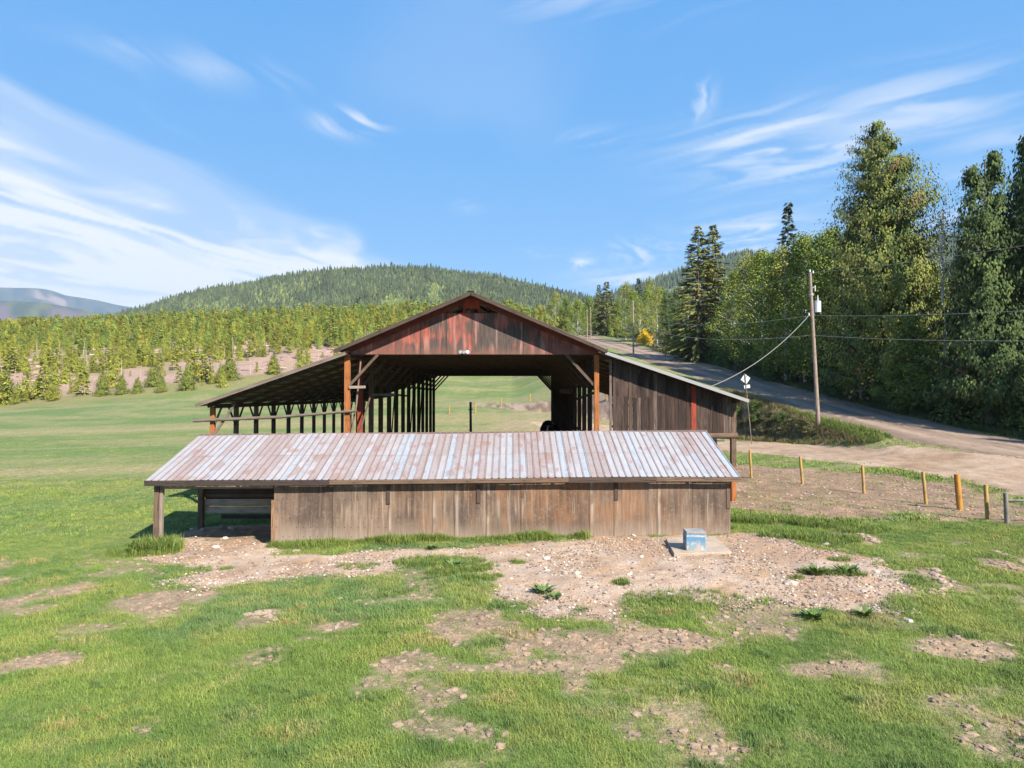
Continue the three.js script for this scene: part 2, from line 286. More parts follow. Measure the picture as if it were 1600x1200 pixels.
function sheet(name, f, x0, x1, d0, d1, res, lift, mat, col, label) {   // a sheet lying on the land wherever f > 0, cut cleanly along f = 0
  const pos = [], uv = [], cl = [], nor = [], cache = new Map(), nx = Math.ceil((x1 - x0) / res), nd = Math.ceil((d1 - d0) / res);
  const val = new Float32Array((nx + 1) * (nd + 1)); for (let j = 0; j <= nd; j++) for (let i = 0; i <= nx; i++) val[j * (nx + 1) + i] = f(x0 + i * res, d0 + j * res);
  const vert = (p) => { pos.push(p[0], H(p[0], -p[1]) + lift * sstep(-.02, .3, p[2]) + .003, -p[1]); uv.push(p[0], p[1]); cl.push(...col(p[0], p[1])); const n = grad(p[0], -p[1]); nor.push(n.x, n.y, n.z); };
  const cut = (t) => { const out = []; for (let k = 0; k < 3; k++) { const a = t[k], b = t[(k + 1) % 3]; if (a[2] > 0) out.push(a); if ((a[2] > 0) !== (b[2] > 0)) { const s = a[2] / (a[2] - b[2]); out.push([mix(a[0], b[0], s), mix(a[1], b[1], s), 0]); } } for (let k = 1; k + 1 < out.length; k++) { vert(out[0]); vert(out[k]); vert(out[k + 1]); } };
  for (let j = 0; j < nd; j++) for (let i = 0; i < nx; i++) {
    const q = (di, dj) => [x0 + (i + di) * res, d0 + (j + dj) * res, val[(j + dj) * (nx + 1) + i + di]];
    const a = q(0, 0), b = q(1, 0), c = q(1, 1), d = q(0, 1); if (Math.max(a[2], b[2], c[2], d[2]) <= 0) continue;
    cut([a, b, c]); cut([a, c, d]);
  }
  const g = new THREE.BufferGeometry(); for (const [n, a, k] of [['position', pos, 3], ['uv', uv, 2], ['color', cl, 3], ['normal', nor, 3]]) g.setAttribute(n, new THREE.Float32BufferAttribute(a, k));
  return solo(name, g, mat, label, undefined, undefined, undefined, 'structure');
}
const yardCol = (x, D) => { const n = fbm(x * .5, D * .5, 3), w = fbm(x * 1.7 + 4, D * 1.7, 3); return mix3(mix3([.47, .30, .195], [.58, .41, .295], sstep(.35, .65, n)), [.46, .265, .14], sstep(.52, .72, w) * .55); };
sheet('gravel_yard', fYard, fYard0.lo[0] - 1, fYard0.hi[0] + 1, fYard0.lo[1] - 1, 26.4, .16, .012, yardMat, yardCol, 'stony bare dirt yard in front of the low shed');
const driveCol = (x, D) => mix3(mix3([.40, .255, .155], [.52, .375, .26], sstep(.3, .7, fbm(x * .35, D * .35 + 3, 4))), mix3([.30, .19, .12], [.60, .46, .34], fbm(x * .22 + D * .5, (D - x * .25) * 1.6, 4)), .55 * sstep(.4, .62, fbm(x * .3 + 9, D * .3, 2)));
sheet('dirt_track', fDrive, 0, 50, 22, 94, .4, .03, trackMat, driveCol, 'brown dirt track branching off the road behind the barn');
const roadCol = (x, D) => { const r = (x - roadX(D)) / 4; return mix3(mix3([.225, .155, .115], [.32, .225, .16], sstep(.35, .65, fbm(x * 1.1, D * .1, 3))), [.45, .335, .25], .75 * (Math.exp(-(((r - .38) / .16) ** 2)) + Math.exp(-(((r + .38) / .16) ** 2)))); };
sheet('road', (x, D) => fRoad(x, D), 22, 56, -5, 300, .55, .05, trackMat, roadCol, 'gravel road climbing away along the trees');
// ---------------------------------------------------------------- far mountains
function massif(name, label, pts, D0, D1, base, col, seed, rough = 1) {   // ridge seen along pts [px, py]; rises from D0 (height base) to the ridge at D1, falls behind
  const R = curve(pts.map((p) => p[0]), pts.map((p) => p[1])), a0 = pts[0][0], a1 = pts[pts.length - 1][0];
  const na = Math.round((a1 - a0) / 7), nt = 46, pos = [], cl = [], uv = [], idx = [];
  const surf = (px, t) => {                // t 0 foot .. 1 ridge .. 1.5 behind
    const D = D0 + (D1 - D0) * t, ridge = at(px, R(px), D1), X = (px - 800) / FOCAL * D;
    const s = t <= 1 ? Math.pow(t, 1.12) * (1.0 - .12 * Math.sin(t * Math.PI)) : 1 - (t - 1) * .9;
    const gully = (fbm(px * .012 * rough + seed, t * 1.6 + seed, 4) - .5) * Math.sin(clamp(t) * Math.PI) * .5;
    return V(X, base + (ridge.y - base) * (s + gully * .6), -D);
  };
  for (let j = 0; j <= nt; j++) for (let i = 0; i <= na; i++) { const px = mix(a0, a1, i / na), t = j / nt * 1.5, p = surf(px, t); pos.push(p.x, p.y, p.z); cl.push(...col(px, t, p)); uv.push(p.x, p.z); }
  for (let j = 0; j < nt; j++) for (let i = 0; i < na; i++) { const a = j * (na + 1) + i; idx.push(a, a + 1, a + na + 1, a + 1, a + na + 2, a + na + 1); }
  const g = new THREE.BufferGeometry(); g.setAttribute('position', new THREE.Float32BufferAttribute(pos, 3)); g.setAttribute('color', new THREE.Float32BufferAttribute(cl, 3)); g.setAttribute('uv', new THREE.Float32BufferAttribute(uv, 2)); g.setIndex(idx); g.computeVertexNormals();
  solo(name, g, std({ vertexColors: true, roughness: 1 }), label, undefined, undefined, undefined, 'structure');
  return surf;
}
const forestFloor = (px, t) => mix3([.030, .048, .022], [.05, .07, .026], fbm(px * .03, t * 6, 3));
const hillPts = [[-500, 520], [-200, 512], [0, 508], [150, 500], [230, 480], [300, 459], [370, 447], [430, 435], [500, 425], [560, 421], [640, 419], [680, 421], [720, 428], [765, 431], [800, 439], [840, 448], [880, 458], [930, 469], [980, 478], [1100, 490], [1300, 500]];
const hill = massif('forested_hill', 'long dark forested hill rising behind the barn', hillPts, 640, 1500, 38, forestFloor, 3);
const rightPts = [[860, 500], [905, 482], [945, 466], [1000, 446], [1050, 430], [1110, 411], [1170, 397], [1205, 400], [1250, 404], [1320, 398], [1400, 380], [1480, 371], [1600, 362], [1900, 340], [2300, 330]];
const cutBlock = (px, t) => sstep(.05, .02, Math.abs(t - .80 + (px - 1000) * .0002)) * sstep(960, 985, px) * sstep(1260, 1200, px) + sstep(.06, .03, Math.abs(t - .55)) * sstep(1000, 1020, px) * .7;
const hillRight = massif('forested_mountain', 'mountain with clear-cut strips beyond the roadside trees', rightPts, 700, 2000, 45, (px, t) => mix3(forestFloor(px, t), [.11, .15, .06], clamp(cutBlock(px, t))), 11);
const farPts = [[-700, 430], [-300, 440], [0, 447], [55, 448], [80, 452], [100, 459], [125, 463], [150, 467], [185, 475], [260, 486], [400, 500]];
massif('distant_ridge', 'hazy blue ridge with a pale cliff on the far left', farPts, 4600, 8000, 60, (px, t) => { const cl = sstep(.06, .035, Math.abs(t - .90 + (px - 75) * .0008)) * sstep(46, 56, px) * sstep(106, 98, px) * sstep(.3, .5, noise(px * .12, t * 4)); return mix3(mix3([.018, .032, .034], [.05, .062, .048], sstep(.4, .62, fbm(px * .09, t * 8, 4))), [.20, .15, .13], cl); }, 21);
const midPts = [[-700, 455], [-300, 462], [0, 468], [50, 470], [90, 475], [130, 483], [170, 491], [230, 505], [300, 515]];
massif('distant_slope', 'lower hazy slope with a purplish logged patch at far left', midPts, 2600, 4300, 40, (px, t) => mix3(mix3([.028, .046, .024], [.075, .085, .035], sstep(.4, .62, fbm(px * .06, t * 6, 4))), [.105, .075, .085], sstep(.45, .55, fbm(px * .018 + 1, t * 2.2 + 3, 3) + .12 * sstep(90, 30, px)) * sstep(1, .9, t)), 31, 2);

// conifers of the hills, far past counting
function coneTree(seed, tiers, w) {
  const r = rng(seed), pos = [], col = [];
  for (let t = 0; t < tiers; t++) {
    const y0 = .04 + .96 * t / tiers * .93, y1 = Math.min(1, y0 + 1.55 / tiers), rad = w * (1 - t / tiers * .85), n = 6, tw = r() * 6;
    const ring = []; for (let k = 0; k < n; k++) { const a = tw + k / n * 6.283, q = rad * (.6 + .8 * r()); ring.push([Math.cos(a) * q, y0 - .05 * r(), Math.sin(a) * q]); }
    for (let k = 0; k < n; k++) { const a = ring[k], b = ring[(k + 1) % n], s = .8 + .45 * r(); pos.push(...a, 0, y1, 0, ...b); for (let v = 0; v < 3; v++) col.push(s, s, s); }
  }
  const g = new THREE.BufferGeometry(); g.setAttribute('position', new THREE.Float32BufferAttribute(pos, 3)); g.setAttribute('color', new THREE.Float32BufferAttribute(col, 3)); g.computeVertexNormals(); return g;
}
function scatter(name, geo, mat, items, label) {    // items: [x, y, z, sx, sy, turn, colour, tilt]
  const m = shade(new THREE.InstancedMesh(geo, mat, items.length)), d = new THREE.Object3D(), c = new THREE.Color();
  items.forEach(([x, y, z, sx, sy, a, col, tilt = 0], i) => { d.position.set(x, y, z); d.rotation.set(tilt, a, tilt * .6); d.scale.set(sx, sy, sx); d.updateMatrix(); m.setMatrixAt(i, d.matrix); m.setColorAt(i, c.setRGB(...col)); });
  m.name = numbered(name); scene.add(tag(m, label, undefined, undefined, 'stuff')); return m;
}
const leafMat = std({ vertexColors: true, roughness: 1, side: THREE.DoubleSide });
{
  const r = rng(5), A = [[], []];
  for (let k = 0; k < 66000; k++) {
    const px = -330 + r() * 1500, t = .02 + Math.pow(r(), .8) * 1.02, p = hill(px, t); if (p.z < -1700) continue;
    const bright = sstep(.52, .62, fbm(px * .016 + 2, t * 3.2 + 7, 4)) * sstep(.98, .8, t) * (px > 520 ? 1.3 : .6);
    const q = r(), col = r() < bright * .8 ? mix3([.15, .175, .05], [.10, .13, .04], q) : mix3([.045, .065, .028], [.115, .130, .046], q * q).map((a) => a * (.62 + .8 * fbm(px * .03 + 5, t * 7, 3)));
    const h = 8 + 11 * r() * r(); A[r() < bright ? 1 : 0].push([p.x, p.y - 1, p.z, h * (.9 + .5 * r()) * (col[1] > .09 ? 1.1 : 1), h * (col[1] > .09 ? .8 : 1), r() * 6, col]);
  }
  scatter('hill_forest', coneTree(1, 4, .17), leafMat, A[0], 'dark conifer forest covering the long hill');
  scatter('hill_forest', coneTree(2, 2, .26), leafMat, A[1], 'lighter leafy trees among the conifers of the hill');
  const B = [];
  for (let k = 0; k < 22000; k++) {
    const px = 870 + r() * 900, t = .02 + Math.pow(r(), .8) * 1.0, p = hillRight(px, t); if (r() < cutBlock(px, t)) continue;
    const q = r(), h = 13 + 15 * r() * r(); B.push([p.x, p.y - 1, p.z, h * (.9 + .4 * r()), h, r() * 6, mix3([.045, .066, .03], [.10, .12, .046], q * q)]);
  }
  scatter('mountain_forest', coneTree(3, 4, .16), leafMat, B, 'conifer forest on the mountain behind the roadside trees');
}

// ---------------------------------------------------------------- trees
class Leaves {                             // many small bent faces with their own colours
  constructor() { this.p = []; this.c = []; }
  // a pointed blade from a along d (length l), width w, face turned towards n
  blade(a, d, l, w, n, col) {
    const s = V().crossVectors(d, n).normalize().multiplyScalar(w / 2), m = a.clone().addScaledVector(d, l * .45).addScaledVector(n, w * .12), e = a.clone().addScaledVector(d, l);
    const L = m.clone().add(s), R = m.clone().sub(s);
    this.p.push(a.x, a.y, a.z, R.x, R.y, R.z, L.x, L.y, L.z, L.x, L.y, L.z, R.x, R.y, R.z, e.x, e.y, e.z);
    for (let k = 0; k < 6; k++) this.c.push(...col);
  }
  geo() { const g = new THREE.BufferGeometry(); g.setAttribute('position', new THREE.Float32BufferAttribute(this.p, 3)); g.setAttribute('color', new THREE.Float32BufferAttribute(this.c, 3)); g.computeVertexNormals(); return g; }
}
function limb(pts, r0, r1, n = 6) {        // tapered round limb through points
  const pos = [], idx = [];
  pts.forEach((p, i) => {
    const d = V().subVectors(pts[Math.min(i + 1, pts.length - 1)], pts[Math.max(i - 1, 0)]).normalize(), a = V().crossVectors(d, Math.abs(d.y) > .9 ? V(1, 0, 0) : V(0, 1, 0)).normalize(), b = V().crossVectors(d, a), r = mix(r0, r1, i / (pts.length - 1));
    for (let k = 0; k < n; k++) { const t = k / n * 6.2832; pos.push(p.x + (a.x * Math.cos(t) + b.x * Math.sin(t)) * r, p.y + (a.y * Math.cos(t) + b.y * Math.sin(t)) * r, p.z + (a.z * Math.cos(t) + b.z * Math.sin(t)) * r); }
  });
  for (let i = 0; i < pts.length - 1; i++) for (let k = 0; k < n; k++) { const a = i * n + k, b = i * n + (k + 1) % n; idx.push(a, b, a + n, b, b + n, a + n); }
  const g = new THREE.BufferGeometry(); g.setAttribute('position', new THREE.Float32BufferAttribute(pos, 3)); g.setIndex(idx); g.computeVertexNormals(); return g;
}
const vary = (r, a, b) => mix3(a, b, r());
const unit = (r) => { const z = r() * 2 - 1, a = r() * 6.2832, q = Math.sqrt(1 - z * z); return V(q * Math.cos(a), z, q * Math.sin(a)); };
// drooping fir: whorls of branches set with hanging sprays
function firCrown(seed, h, rad, opt = {}) {
  const r = rng(seed), L = new Leaves(), limbs = [], o = { base: .06, step: .42, droop: .35, ca: [.030, .048, .020], cb: [.075, .085, .030], size: .55, gap: 0, tops: 1, ...opt };
  for (let top = 0; top < o.tops; top++) {
    const ox = o.tops > 1 ? (top ? 1 : -1) * rad * .2 : 0, oz = top ? .3 : 0, hh = top ? h * .975 : h;
    for (let y = h * o.base; y < hh * .985; y += o.step * (.7 + .6 * r())) {
      const f = y / hh, prof = Math.pow(1 - f, .78) * (f < .15 ? .75 + f * 1.6 : 1), n = 4 + Math.floor(r() * 3);
      const lx = ox * f, lz = oz * f;
      for (let k = 0; k < n; k++) {
        if (r() < o.gap) continue;
        const a = r() * 6.2832, len = Math.max(.35, rad * prof * (.55 + .6 * r() * (.7 + .6 * noise(a * 1.2 + seed, y * .45)))), up = mix(-o.droop, .35, f) + (r() - .5) * .25;
        const d = V(Math.cos(a), up, Math.sin(a)).normalize(), b0 = V(lx, y, lz);
        if (len > 1.6) limbs.push(limb([b0, b0.clone().addScaledVector(d, len * .8)], .05, .012, 3));
        const cnt = Math.ceil(len * 6.2 / (o.size / .5) + 3);
        const tone = vary(r, o.ca, o.cb);
        for (let q = 0; q < cnt; q++) {
          const s = (.18 + .82 * Math.sqrt((q + r()) / cnt)) * len, p = b0.clone().addScaledVector(d, s); p.y -= .06 * s * s / rad;
          const side = (r() - .5) * 2, out = V(d.x, 0, d.z).normalize(), dir = V(out.x - side * out.z * .9, -.3 - .9 * r() * (.4 + o.droop), out.z + side * out.x * .9).normalize();
          const c = .7 + .6 * r(); L.blade(p, dir, o.size * (.75 + .9 * r()), o.size * (.45 + .35 * r()), V(out.x * .8 + (r() - .5) * 1.2, .55 + .4 * r(), out.z * .8 + (r() - .5) * 1.2).normalize(), [tone[0] * c, tone[1] * c, tone[2] * c]);
        }
      }
    }
  }
  return { crown: L.geo(), limbs, h };
}
// cedar: loose, ragged; foliage in hanging clumps along rising branches
function cedarCrown(seed, h, rad, opt = {}) {
  const r = rng(seed), L = new Leaves(), limbs = [], o = { n: 420, ca: [.050, .064, .020], cb: [.135, .115, .036], size: .5, base: .08, tops: 3, per: 22, pw: .66, ...opt };
  for (let k = 0; k < o.n; k++) {
    const f = o.base + (1 - o.base) * Math.pow(r(), 1.12), ti = Math.floor(r() * o.tops), y = h * f * (1 - ti * .065 * f), a = r() * 6.2832;
    let prof = Math.pow(1 - f, o.pw) * (.78 + .5 * noise(a * 1.1 + seed * 3, f * 7)); if (f > .82) prof = Math.max(prof * .9, .06);
    const len = rad * prof * (.45 + .65 * r()); if (len < .2) continue;
    const bend = .15 + .35 * r(), d = V(Math.cos(a), -bend, Math.sin(a)), topx = o.tops > 1 ? Math.sin(ti * 2.4 + seed) * rad * .22 * f : 0, topz = o.tops > 1 ? Math.cos(ti * 2.4 + seed) * rad * .15 * f : 0;
    const P = (s) => V(topx + d.x * len * s, y + h * .01 - bend * len * s * 1.1 + .55 * len * s * s, topz + d.z * len * s);
    if (len > 1.2 && r() < .6) limbs.push(limb([P(0), P(.45), P(.92)], .055, .012, 3));
    const tone = vary(r, o.ca, o.cb), dead = r() < .015;
    const cnt = Math.ceil(o.per * (.4 + len / rad));
    for (let q = 0; q < cnt; q++) {
      const s = .12 + .92 * Math.pow(r(), .7), p = P(s); p.x += (r() - .5) * .8 * (.4 + s * .8); p.z += (r() - .5) * .8 * (.4 + s * .8); p.y += (r() - .6) * .7;
      const dir = V((r() - .5) * .9 + d.x * .35, -.9 - .4 * r(), (r() - .5) * .9 + d.z * .35).normalize(), c = (.78 + .44 * r()) * (dead ? 1.1 : 1);
      const t = dead ? [.14, .085, .035] : tone; L.blade(p, dir, o.size * (.7 + .9 * r()), o.size * (.38 + .35 * r()), V(d.x + (r() - .5) * 1.2, .5 + r() * .5, d.z + (r() - .5) * 1.2).normalize(), [t[0] * c, t[1] * c, t[2] * c]);
    }
  }
  for (let t = 0; t < o.tops; t++) for (let q = 0; q < 70; q++) { const f = .86 + .14 * r(), w = (1 - f) * rad * .9 + .12, p = V(Math.sin(t * 2.4 + seed) * rad * .22 * f + (r() - .5) * w, h * f * (1 - t * .065 * f), Math.cos(t * 2.4 + seed) * rad * .15 * f + (r() - .5) * w); const c = .7 + .6 * r(), tn = vary(r, o.ca, o.cb); L.blade(p, V((r() - .5), -.3 + r() * .9, (r() - .5)).normalize(), o.size * (.6 + .6 * r()), o.size * .4, unit(r), tn.map((v) => v * c)); }
  return { crown: L.geo(), limbs, h };
}
// broadleaf: limbs forking out of a trunk, leaf clusters round their ends
function leafCrown(seed, h, rad, opt = {}) {
  const r = rng(seed), L = new Leaves(), limbs = [], o = { clusters: 130, per: 52, leaf: .26, base: .12, ca: [.070, .105, .022], cb: [.135, .165, .034], shape: .5, ...opt };
  for (let k = 0; k < o.clusters; k++) {
    const f = o.base + (1 - o.base) * r(), w = Math.sin(Math.PI * Math.pow(clamp((f - o.base * .7) / (1 - o.base * .7)), o.shape)) * .95 + .1, a = r() * 6.2832, q = Math.sqrt(r());
    const wob = .7 + .6 * noise(a * 1.3 + seed, f * 5 + seed), c = V(Math.cos(a) * q * rad * w * wob, h * f, Math.sin(a) * q * rad * w * wob);
    if (r() < .4) { const y0 = Math.max(h * .1, c.y - (1.5 + 2 * r())); limbs.push(limb([V(c.x * .08, y0, c.z * .08), V(c.x * .5, mix(y0, c.y, .65), c.z * .5), c], .06, .012, 3)); }
    const tone = vary(r, o.ca, o.cb), cr = .55 + .65 * r();
    for (let q2 = 0; q2 < o.per; q2++) {
      const u = unit(r), p = c.clone().addScaledVector(u, cr * Math.cbrt(r()) * (rad > 2 ? 1.25 : .8)); const n = V(u.x + (r() - .5), u.y + .5 + (r() - .5) * .6, u.z + (r() - .5)).normalize();
      const s = .7 + .6 * r(), d = V().crossVectors(n, unit(r)).normalize(); L.blade(p, d, o.leaf * (.7 + .7 * r()), o.leaf * (.5 + .3 * r()), n, [tone[0] * s, tone[1] * s, tone[2] * s]);
    }
  }
  return { crown: L.geo(), limbs, h };
}
const barkMap = tex(256, 512, (u, v) => { const g = .35 + .5 * fbm(u * 24, v * 8, 4, 8) * (1 - .5 * sstep(.6, .75, fbm(u * 16, v * 3, 2, 4))); return [g, g * .95, g * .9]; }, { srgb: true });
const bark = std({ map: barkMap, color: C(.32, .25, .19), roughness: 1 });
const birchMap = tex(128, 512, (u, v) => { const d = sstep(.62, .72, fbm(u * 3, v * 40, 3, 3)), g = mix(.62, .07, d) * (.85 + .3 * noise(u * 8, v * 60)); return [g, g * .97, g * .93]; }, { srgb: true });
const birchBark = std({ map: birchMap, roughness: .8 });
function treeProto({ crown, limbs, h }, trunkR, bend = 0, mat = bark) {
  const pts = []; for (let k = 0; k <= 5; k++) pts.push(V(Math.sin(k * 1.3) * bend * k * .12, -.4 + (h * .97 + .4) * k / 5, Math.cos(k * 1.7) * bend * k * .1));
  const t = limb(pts, trunkR, .03, 7);
  { const p = t.attributes.position, uv = []; for (let i = 0; i < p.count; i++) uv.push((i % 7) / 7, p.getY(i) * .3); t.setAttribute('uv', new THREE.Float32BufferAttribute(uv, 2)); }
  const strip = (g) => { g.setAttribute('uv', new THREE.Float32BufferAttribute(new Float32Array(g.attributes.position.count * 2), 2)); return g; };
  return { trunk: t, branches: limbs.length ? mergeGeometries(limbs.map(strip)) : null, crown, mat, h };
}
function plant(p, name, label, cat, x, z, s, turn, group, sy = s, crownMat = leafMat) {
  const o = thing(name, label, cat, V(x, H(x, z) - .1, z), group); o.rotation.y = turn; o.scale.set(s, sy, s);
  const add = (n, g, m, par) => { const me = shade(new THREE.Mesh(g, m)); me.name = n; par.add(me); return me; };
  const t = add('trunk', p.trunk, p.mat, o); if (p.branches) add('limbs', p.branches, p.mat, t).userData = { kind: 'stuff' }; add('crown', p.crown, crownMat, o); return o;
}
const seenAt = (px, D) => [(px - 800) / FOCAL * D, -D];
const pFir = treeProto(firCrown(41, 25, 6.2, { tops: 1, droop: .45, size: .38, step: .2, ca: [.065, .092, .022], cb: [.26, .245, .055] }), .38);
const pFir2 = treeProto(firCrown(42, 22, 6.2, { size: .5, step: .30, droop: .4, ca: [.06, .085, .022], cb: [.17, .18, .045] }), .34);
const pSpire = treeProto(firCrown(43, 24, 3.6, { step: .27, size: .45, droop: .25, gap: .03, ca: [.035, .055, .03], cb: [.06, .085, .035] }), .25);
const pCedarBig = treeProto(cedarCrown(51, 30, 8.3, { n: 1250, per: 66, tops: 4, size: .27, pw: .5, ca: [.050, .085, .020], cb: [.205, .215, .045] }), .6);
const pCedar = treeProto(cedarCrown(52, 22, 4.8, { n: 640, per: 58, tops: 2, size: .27, ca: [.036, .066, .018], cb: [.105, .14, .036] }), .36);
const pCedar2 = treeProto(cedarCrown(53, 20, 4.6, { n: 620, per: 56, tops: 2, size: .26, ca: [.036, .066, .018], cb: [.115, .15, .036] }), .34);
const pLeaf = [treeProto(leafCrown(61, 17, 4.2, { clusters: 190, per: 60, ca: [.10, .155, .022], cb: [.24, .275, .042] }), .22, .6, birchBark), treeProto(leafCrown(62, 15, 3.8, { clusters: 170, per: 60, ca: [.08, .135, .02], cb: [.19, .235, .036] }), .2, .8), treeProto(leafCrown(63, 18, 3.4, { clusters: 150, per: 50, shape: .7, ca: [.14, .175, .026], cb: [.29, .29, .05] }), .2, .5, birchBark)];
const pThin = treeProto(leafCrown(65, 18, 2.2, { clusters: 34, per: 26, leaf: .22, base: .35, ca: [.09, .10, .03], cb: [.16, .16, .05] }), .2, .5, birchBark);
const pBush = [treeProto(leafCrown(71, 4, 2.0, { clusters: 52, per: 60, leaf: .24, base: .03, shape: .55, ca: [.055, .09, .018], cb: [.115, .155, .03] }), .07, .3), treeProto(leafCrown(72, 3.2, 2.0, { clusters: 46, per: 58, leaf: .22, base: .03, ca: [.10, .085, .035], cb: [.155, .15, .05] }), .07, .3)];

// the named trees of the roadside
const tr = rng(77);
const T = (p, name, label, px, D, s, group, sy) => { const [x, z] = seenAt(px, D); return plant(p, name, label, 'tree', x, z, s, tr() * 6, group, sy); };
T(pCedarBig, 'cedar_tree', 'tallest ragged cedar, standing across the road from the power pole', 1388, 73, 1.03, undefined, 1.0);
T(pCedar, 'cedar_tree', 'dark cedar with twin pointed tops at the right, next after the tallest cedar', 1543, 58, 1.0, undefined, 1.06);
T(pCedar2, 'cedar_tree', 'dark cedar cut by the right edge of the photograph', 1622, 57, 1.12, undefined, 1.3);
T(pFir, 'fir_tree', 'big dark fir with drooping branches, left one of the close pair by the road', 1092, 127, 1.1, undefined, 1.02);
T(pFir, 'fir_tree', 'big fir with drooping branches, right one of the close pair by the road', 1115, 131, 1.05, undefined, 1.05);
T(pSpire, 'spruce_tree', 'slender spire-topped spruce rising above the leafy trees', 1233, 112, 1.0, undefined, 1.12);
T(pThin, 'birch_tree', 'thin-leaved birch with a white trunk just right of the tallest cedar', 1476, 68, 1.0, undefined, 1.1);
const LG = 'leafy trees lining the right side of the road', LL = 'leafy tree mostly hidden behind the front row between the dark fir and tallest cedar';
for (const [px, D, k, s, sy, label] of [[1148, 118, 0, .9, .95, 'leafy tree standing closest to the right of the big dark fir'], [1165, 108, 2, 1.05, 1.02, 'pale yellow-green leafy tree, second to the right of the big dark fir'], [1192, 104, 0, 1.05, 1.1], [1210, 96, 1, 1.1, 1.15, 'broad mid-green leafy tree right above the road sign'], [1228, 92, 2, 1.1, 1.02, 'light yellow-green leafy tree in front of the slender spruce'], [1258, 90, 0, 1.05, 1.16, 'tall leafy tree just left of the power pole top'], [1285, 86, 1, 1.05, 1.25, 'tall dark green leafy tree just right of the power pole top'], [1252, 104, 1, 1.1, 1.2], [1180, 122, 1, 1.1, 1.2], [1318, 82, 2, .9, .9, 'light green leafy tree leaning against the left side of the tallest cedar'], [1302, 92, 0, 1.0, 1.2]]) T(pLeaf[k], 'leafy_tree', label || LL, px, D, s, label ? undefined : LG, sy);
const LR = 'leafy tree half hidden among the tall cedars', LRG = 'leafy trees among the tall cedars';
for (const [px, D, k, s, sy, label] of [[1440, 80, 2, .9, .8, 'yellow-green leafy tree right under the tallest cedar, beside the white birch trunk'], [1425, 66, 1, .8, .62, 'low leafy tree at the roadside in front of the tallest cedar'], [1360, 90, 1, 1.1, 1.05], [1455, 92, 0, 1, .85], [1500, 90, 1, 1.0, .8], [1545, 80, 1, 1.1, .95], [1590, 76, 0, 1, 1.0], [1345, 74, 2, .7, .6, 'small leafy tree at the left foot of the tallest cedar']]) T(pLeaf[k], 'leafy_tree', label || LR, px, D, s, label ? undefined : LRG, sy);
for (const [px, D, p, s] of [[1515, 72, pCedar2, .8], [1585, 66, pCedar2, .95], [1330, 100, pCedar, 1.0], [1420, 98, pCedar2, 1.0], [1650, 62, pCedar, 1.15]]) T(p, 'cedar_tree', 'dark cedar standing half hidden behind the front row of roadside trees', px, D, s, 'cedars behind the front row');
for (const [x, D, s] of [[46, 44, .8], [49, 35, .9], [52, 48, 1], [60, 38, 1]]) plant(pCedar2, 'cedar_tree', 'cedar beside the road just outside the right of the view', 'tree', x, -D, s, tr() * 6, 'cedars outside the view');
// far end of the road
T(pFir2, 'fir_tree', 'broad dark fir left of the road where it goes out of sight', 948, 275, 1.15, undefined, 1.0);
T(pFir2, 'fir_tree', 'second dark fir hard behind the broad fir at the road end', 936, 300, .9, undefined, 1.0);
T(pLeaf[0], 'leafy_tree', 'bright lime-green round tree beside the two distant poles', 903, 250, 1.0, undefined, .85);
T(pSpire, 'spruce_tree', 'small pointed spruce above the yellow-green trees at the road end', 998, 255, 1.0, undefined, .92);
T(pCedar, 'cedar_tree', 'olive conifer left beside the big dark fir', 1060, 175, .85, undefined, .66);
T(pCedar2, 'cedar_tree', 'smaller olive conifer beside the far bend of the road', 1043, 190, .8, undefined, .72);
const FG = 'yellow-green trees by the far stretch of road', FL = 'yellow-green leafy tree along the far stretch of road';
for (const [px, D, k, s, sy] of [[978, 230, 2, 1.2, 1.1], [990, 215, 0, 1.0, .95], [1000, 200, 2, .8, .7], [1012, 235, 0, 1.1, 1.0], [1027, 210, 2, 1, .95], [1033, 250, 1, 1.1, 1.15], [1015, 265, 2, 1.1, 1.2], [885, 270, 1, 1.1, 1.0], [868, 290, 2, 1.2, 1.0], [920, 300, 1, 1.1, 1.0], [966, 290, 1, 1.0, .9], [1075, 160, 2, .9, .7], [1055, 140, 1, .6, .45]]) T(pLeaf[k], 'leafy_tree', FL, px, D, s, FG, sy);
// brush along the road's right verge and on the bank round the pole
const bushG = 'shrubs along the right verge of the road', bushL = 'dark green shrub on the road verge in the shade of the trees';
for (let k = 0; k < 46; k++) { const D = 44 + k * 2.6 + tr() * 2, x = roadX(D) + 6 + tr() * 3.5; const b = pBush[tr() < .6 ? 0 : 1]; plant(b, 'roadside_shrub', bushL, 'shrub', x, -D, .75 + tr() * .8, tr() * 6, bushG); }
for (const [px, py, s, k] of [[1158, 668, .42, 1], [1172, 660, .42, 1], [1188, 658, .5, 0], [1205, 655, .46, 1], [1222, 657, .4, 0], [1240, 662, .46, 1], [1256, 668, .5, 1], [1268, 676, .45, 1], [1196, 674, .5, 1], [1225, 676, .5, 1], [1180, 640, .45, 0], [1150, 650, .5, 0]]) { const g = G(px, py); plant(pBush[k], 'bank_shrub', 'low tangled shrub on the earth bank left of the power pole', 'shrub', g.x, g.z, s, tr() * 6, 'shrubs on the bank by the power pole', s * .6); }
{ const yl = treeProto(leafCrown(91, 3, 1.6, { clusters: 40, per: 50, leaf: .24, base: .05, ca: [.55, .36, .01], cb: [.62, .42, .015] }), .06); const [x, z] = seenAt(1004, 186); plant(yl, 'flowering_shrub', 'bright yellow flowering shrub beside the far road', 'shrub', x + .5, z, 1.25, 1); }

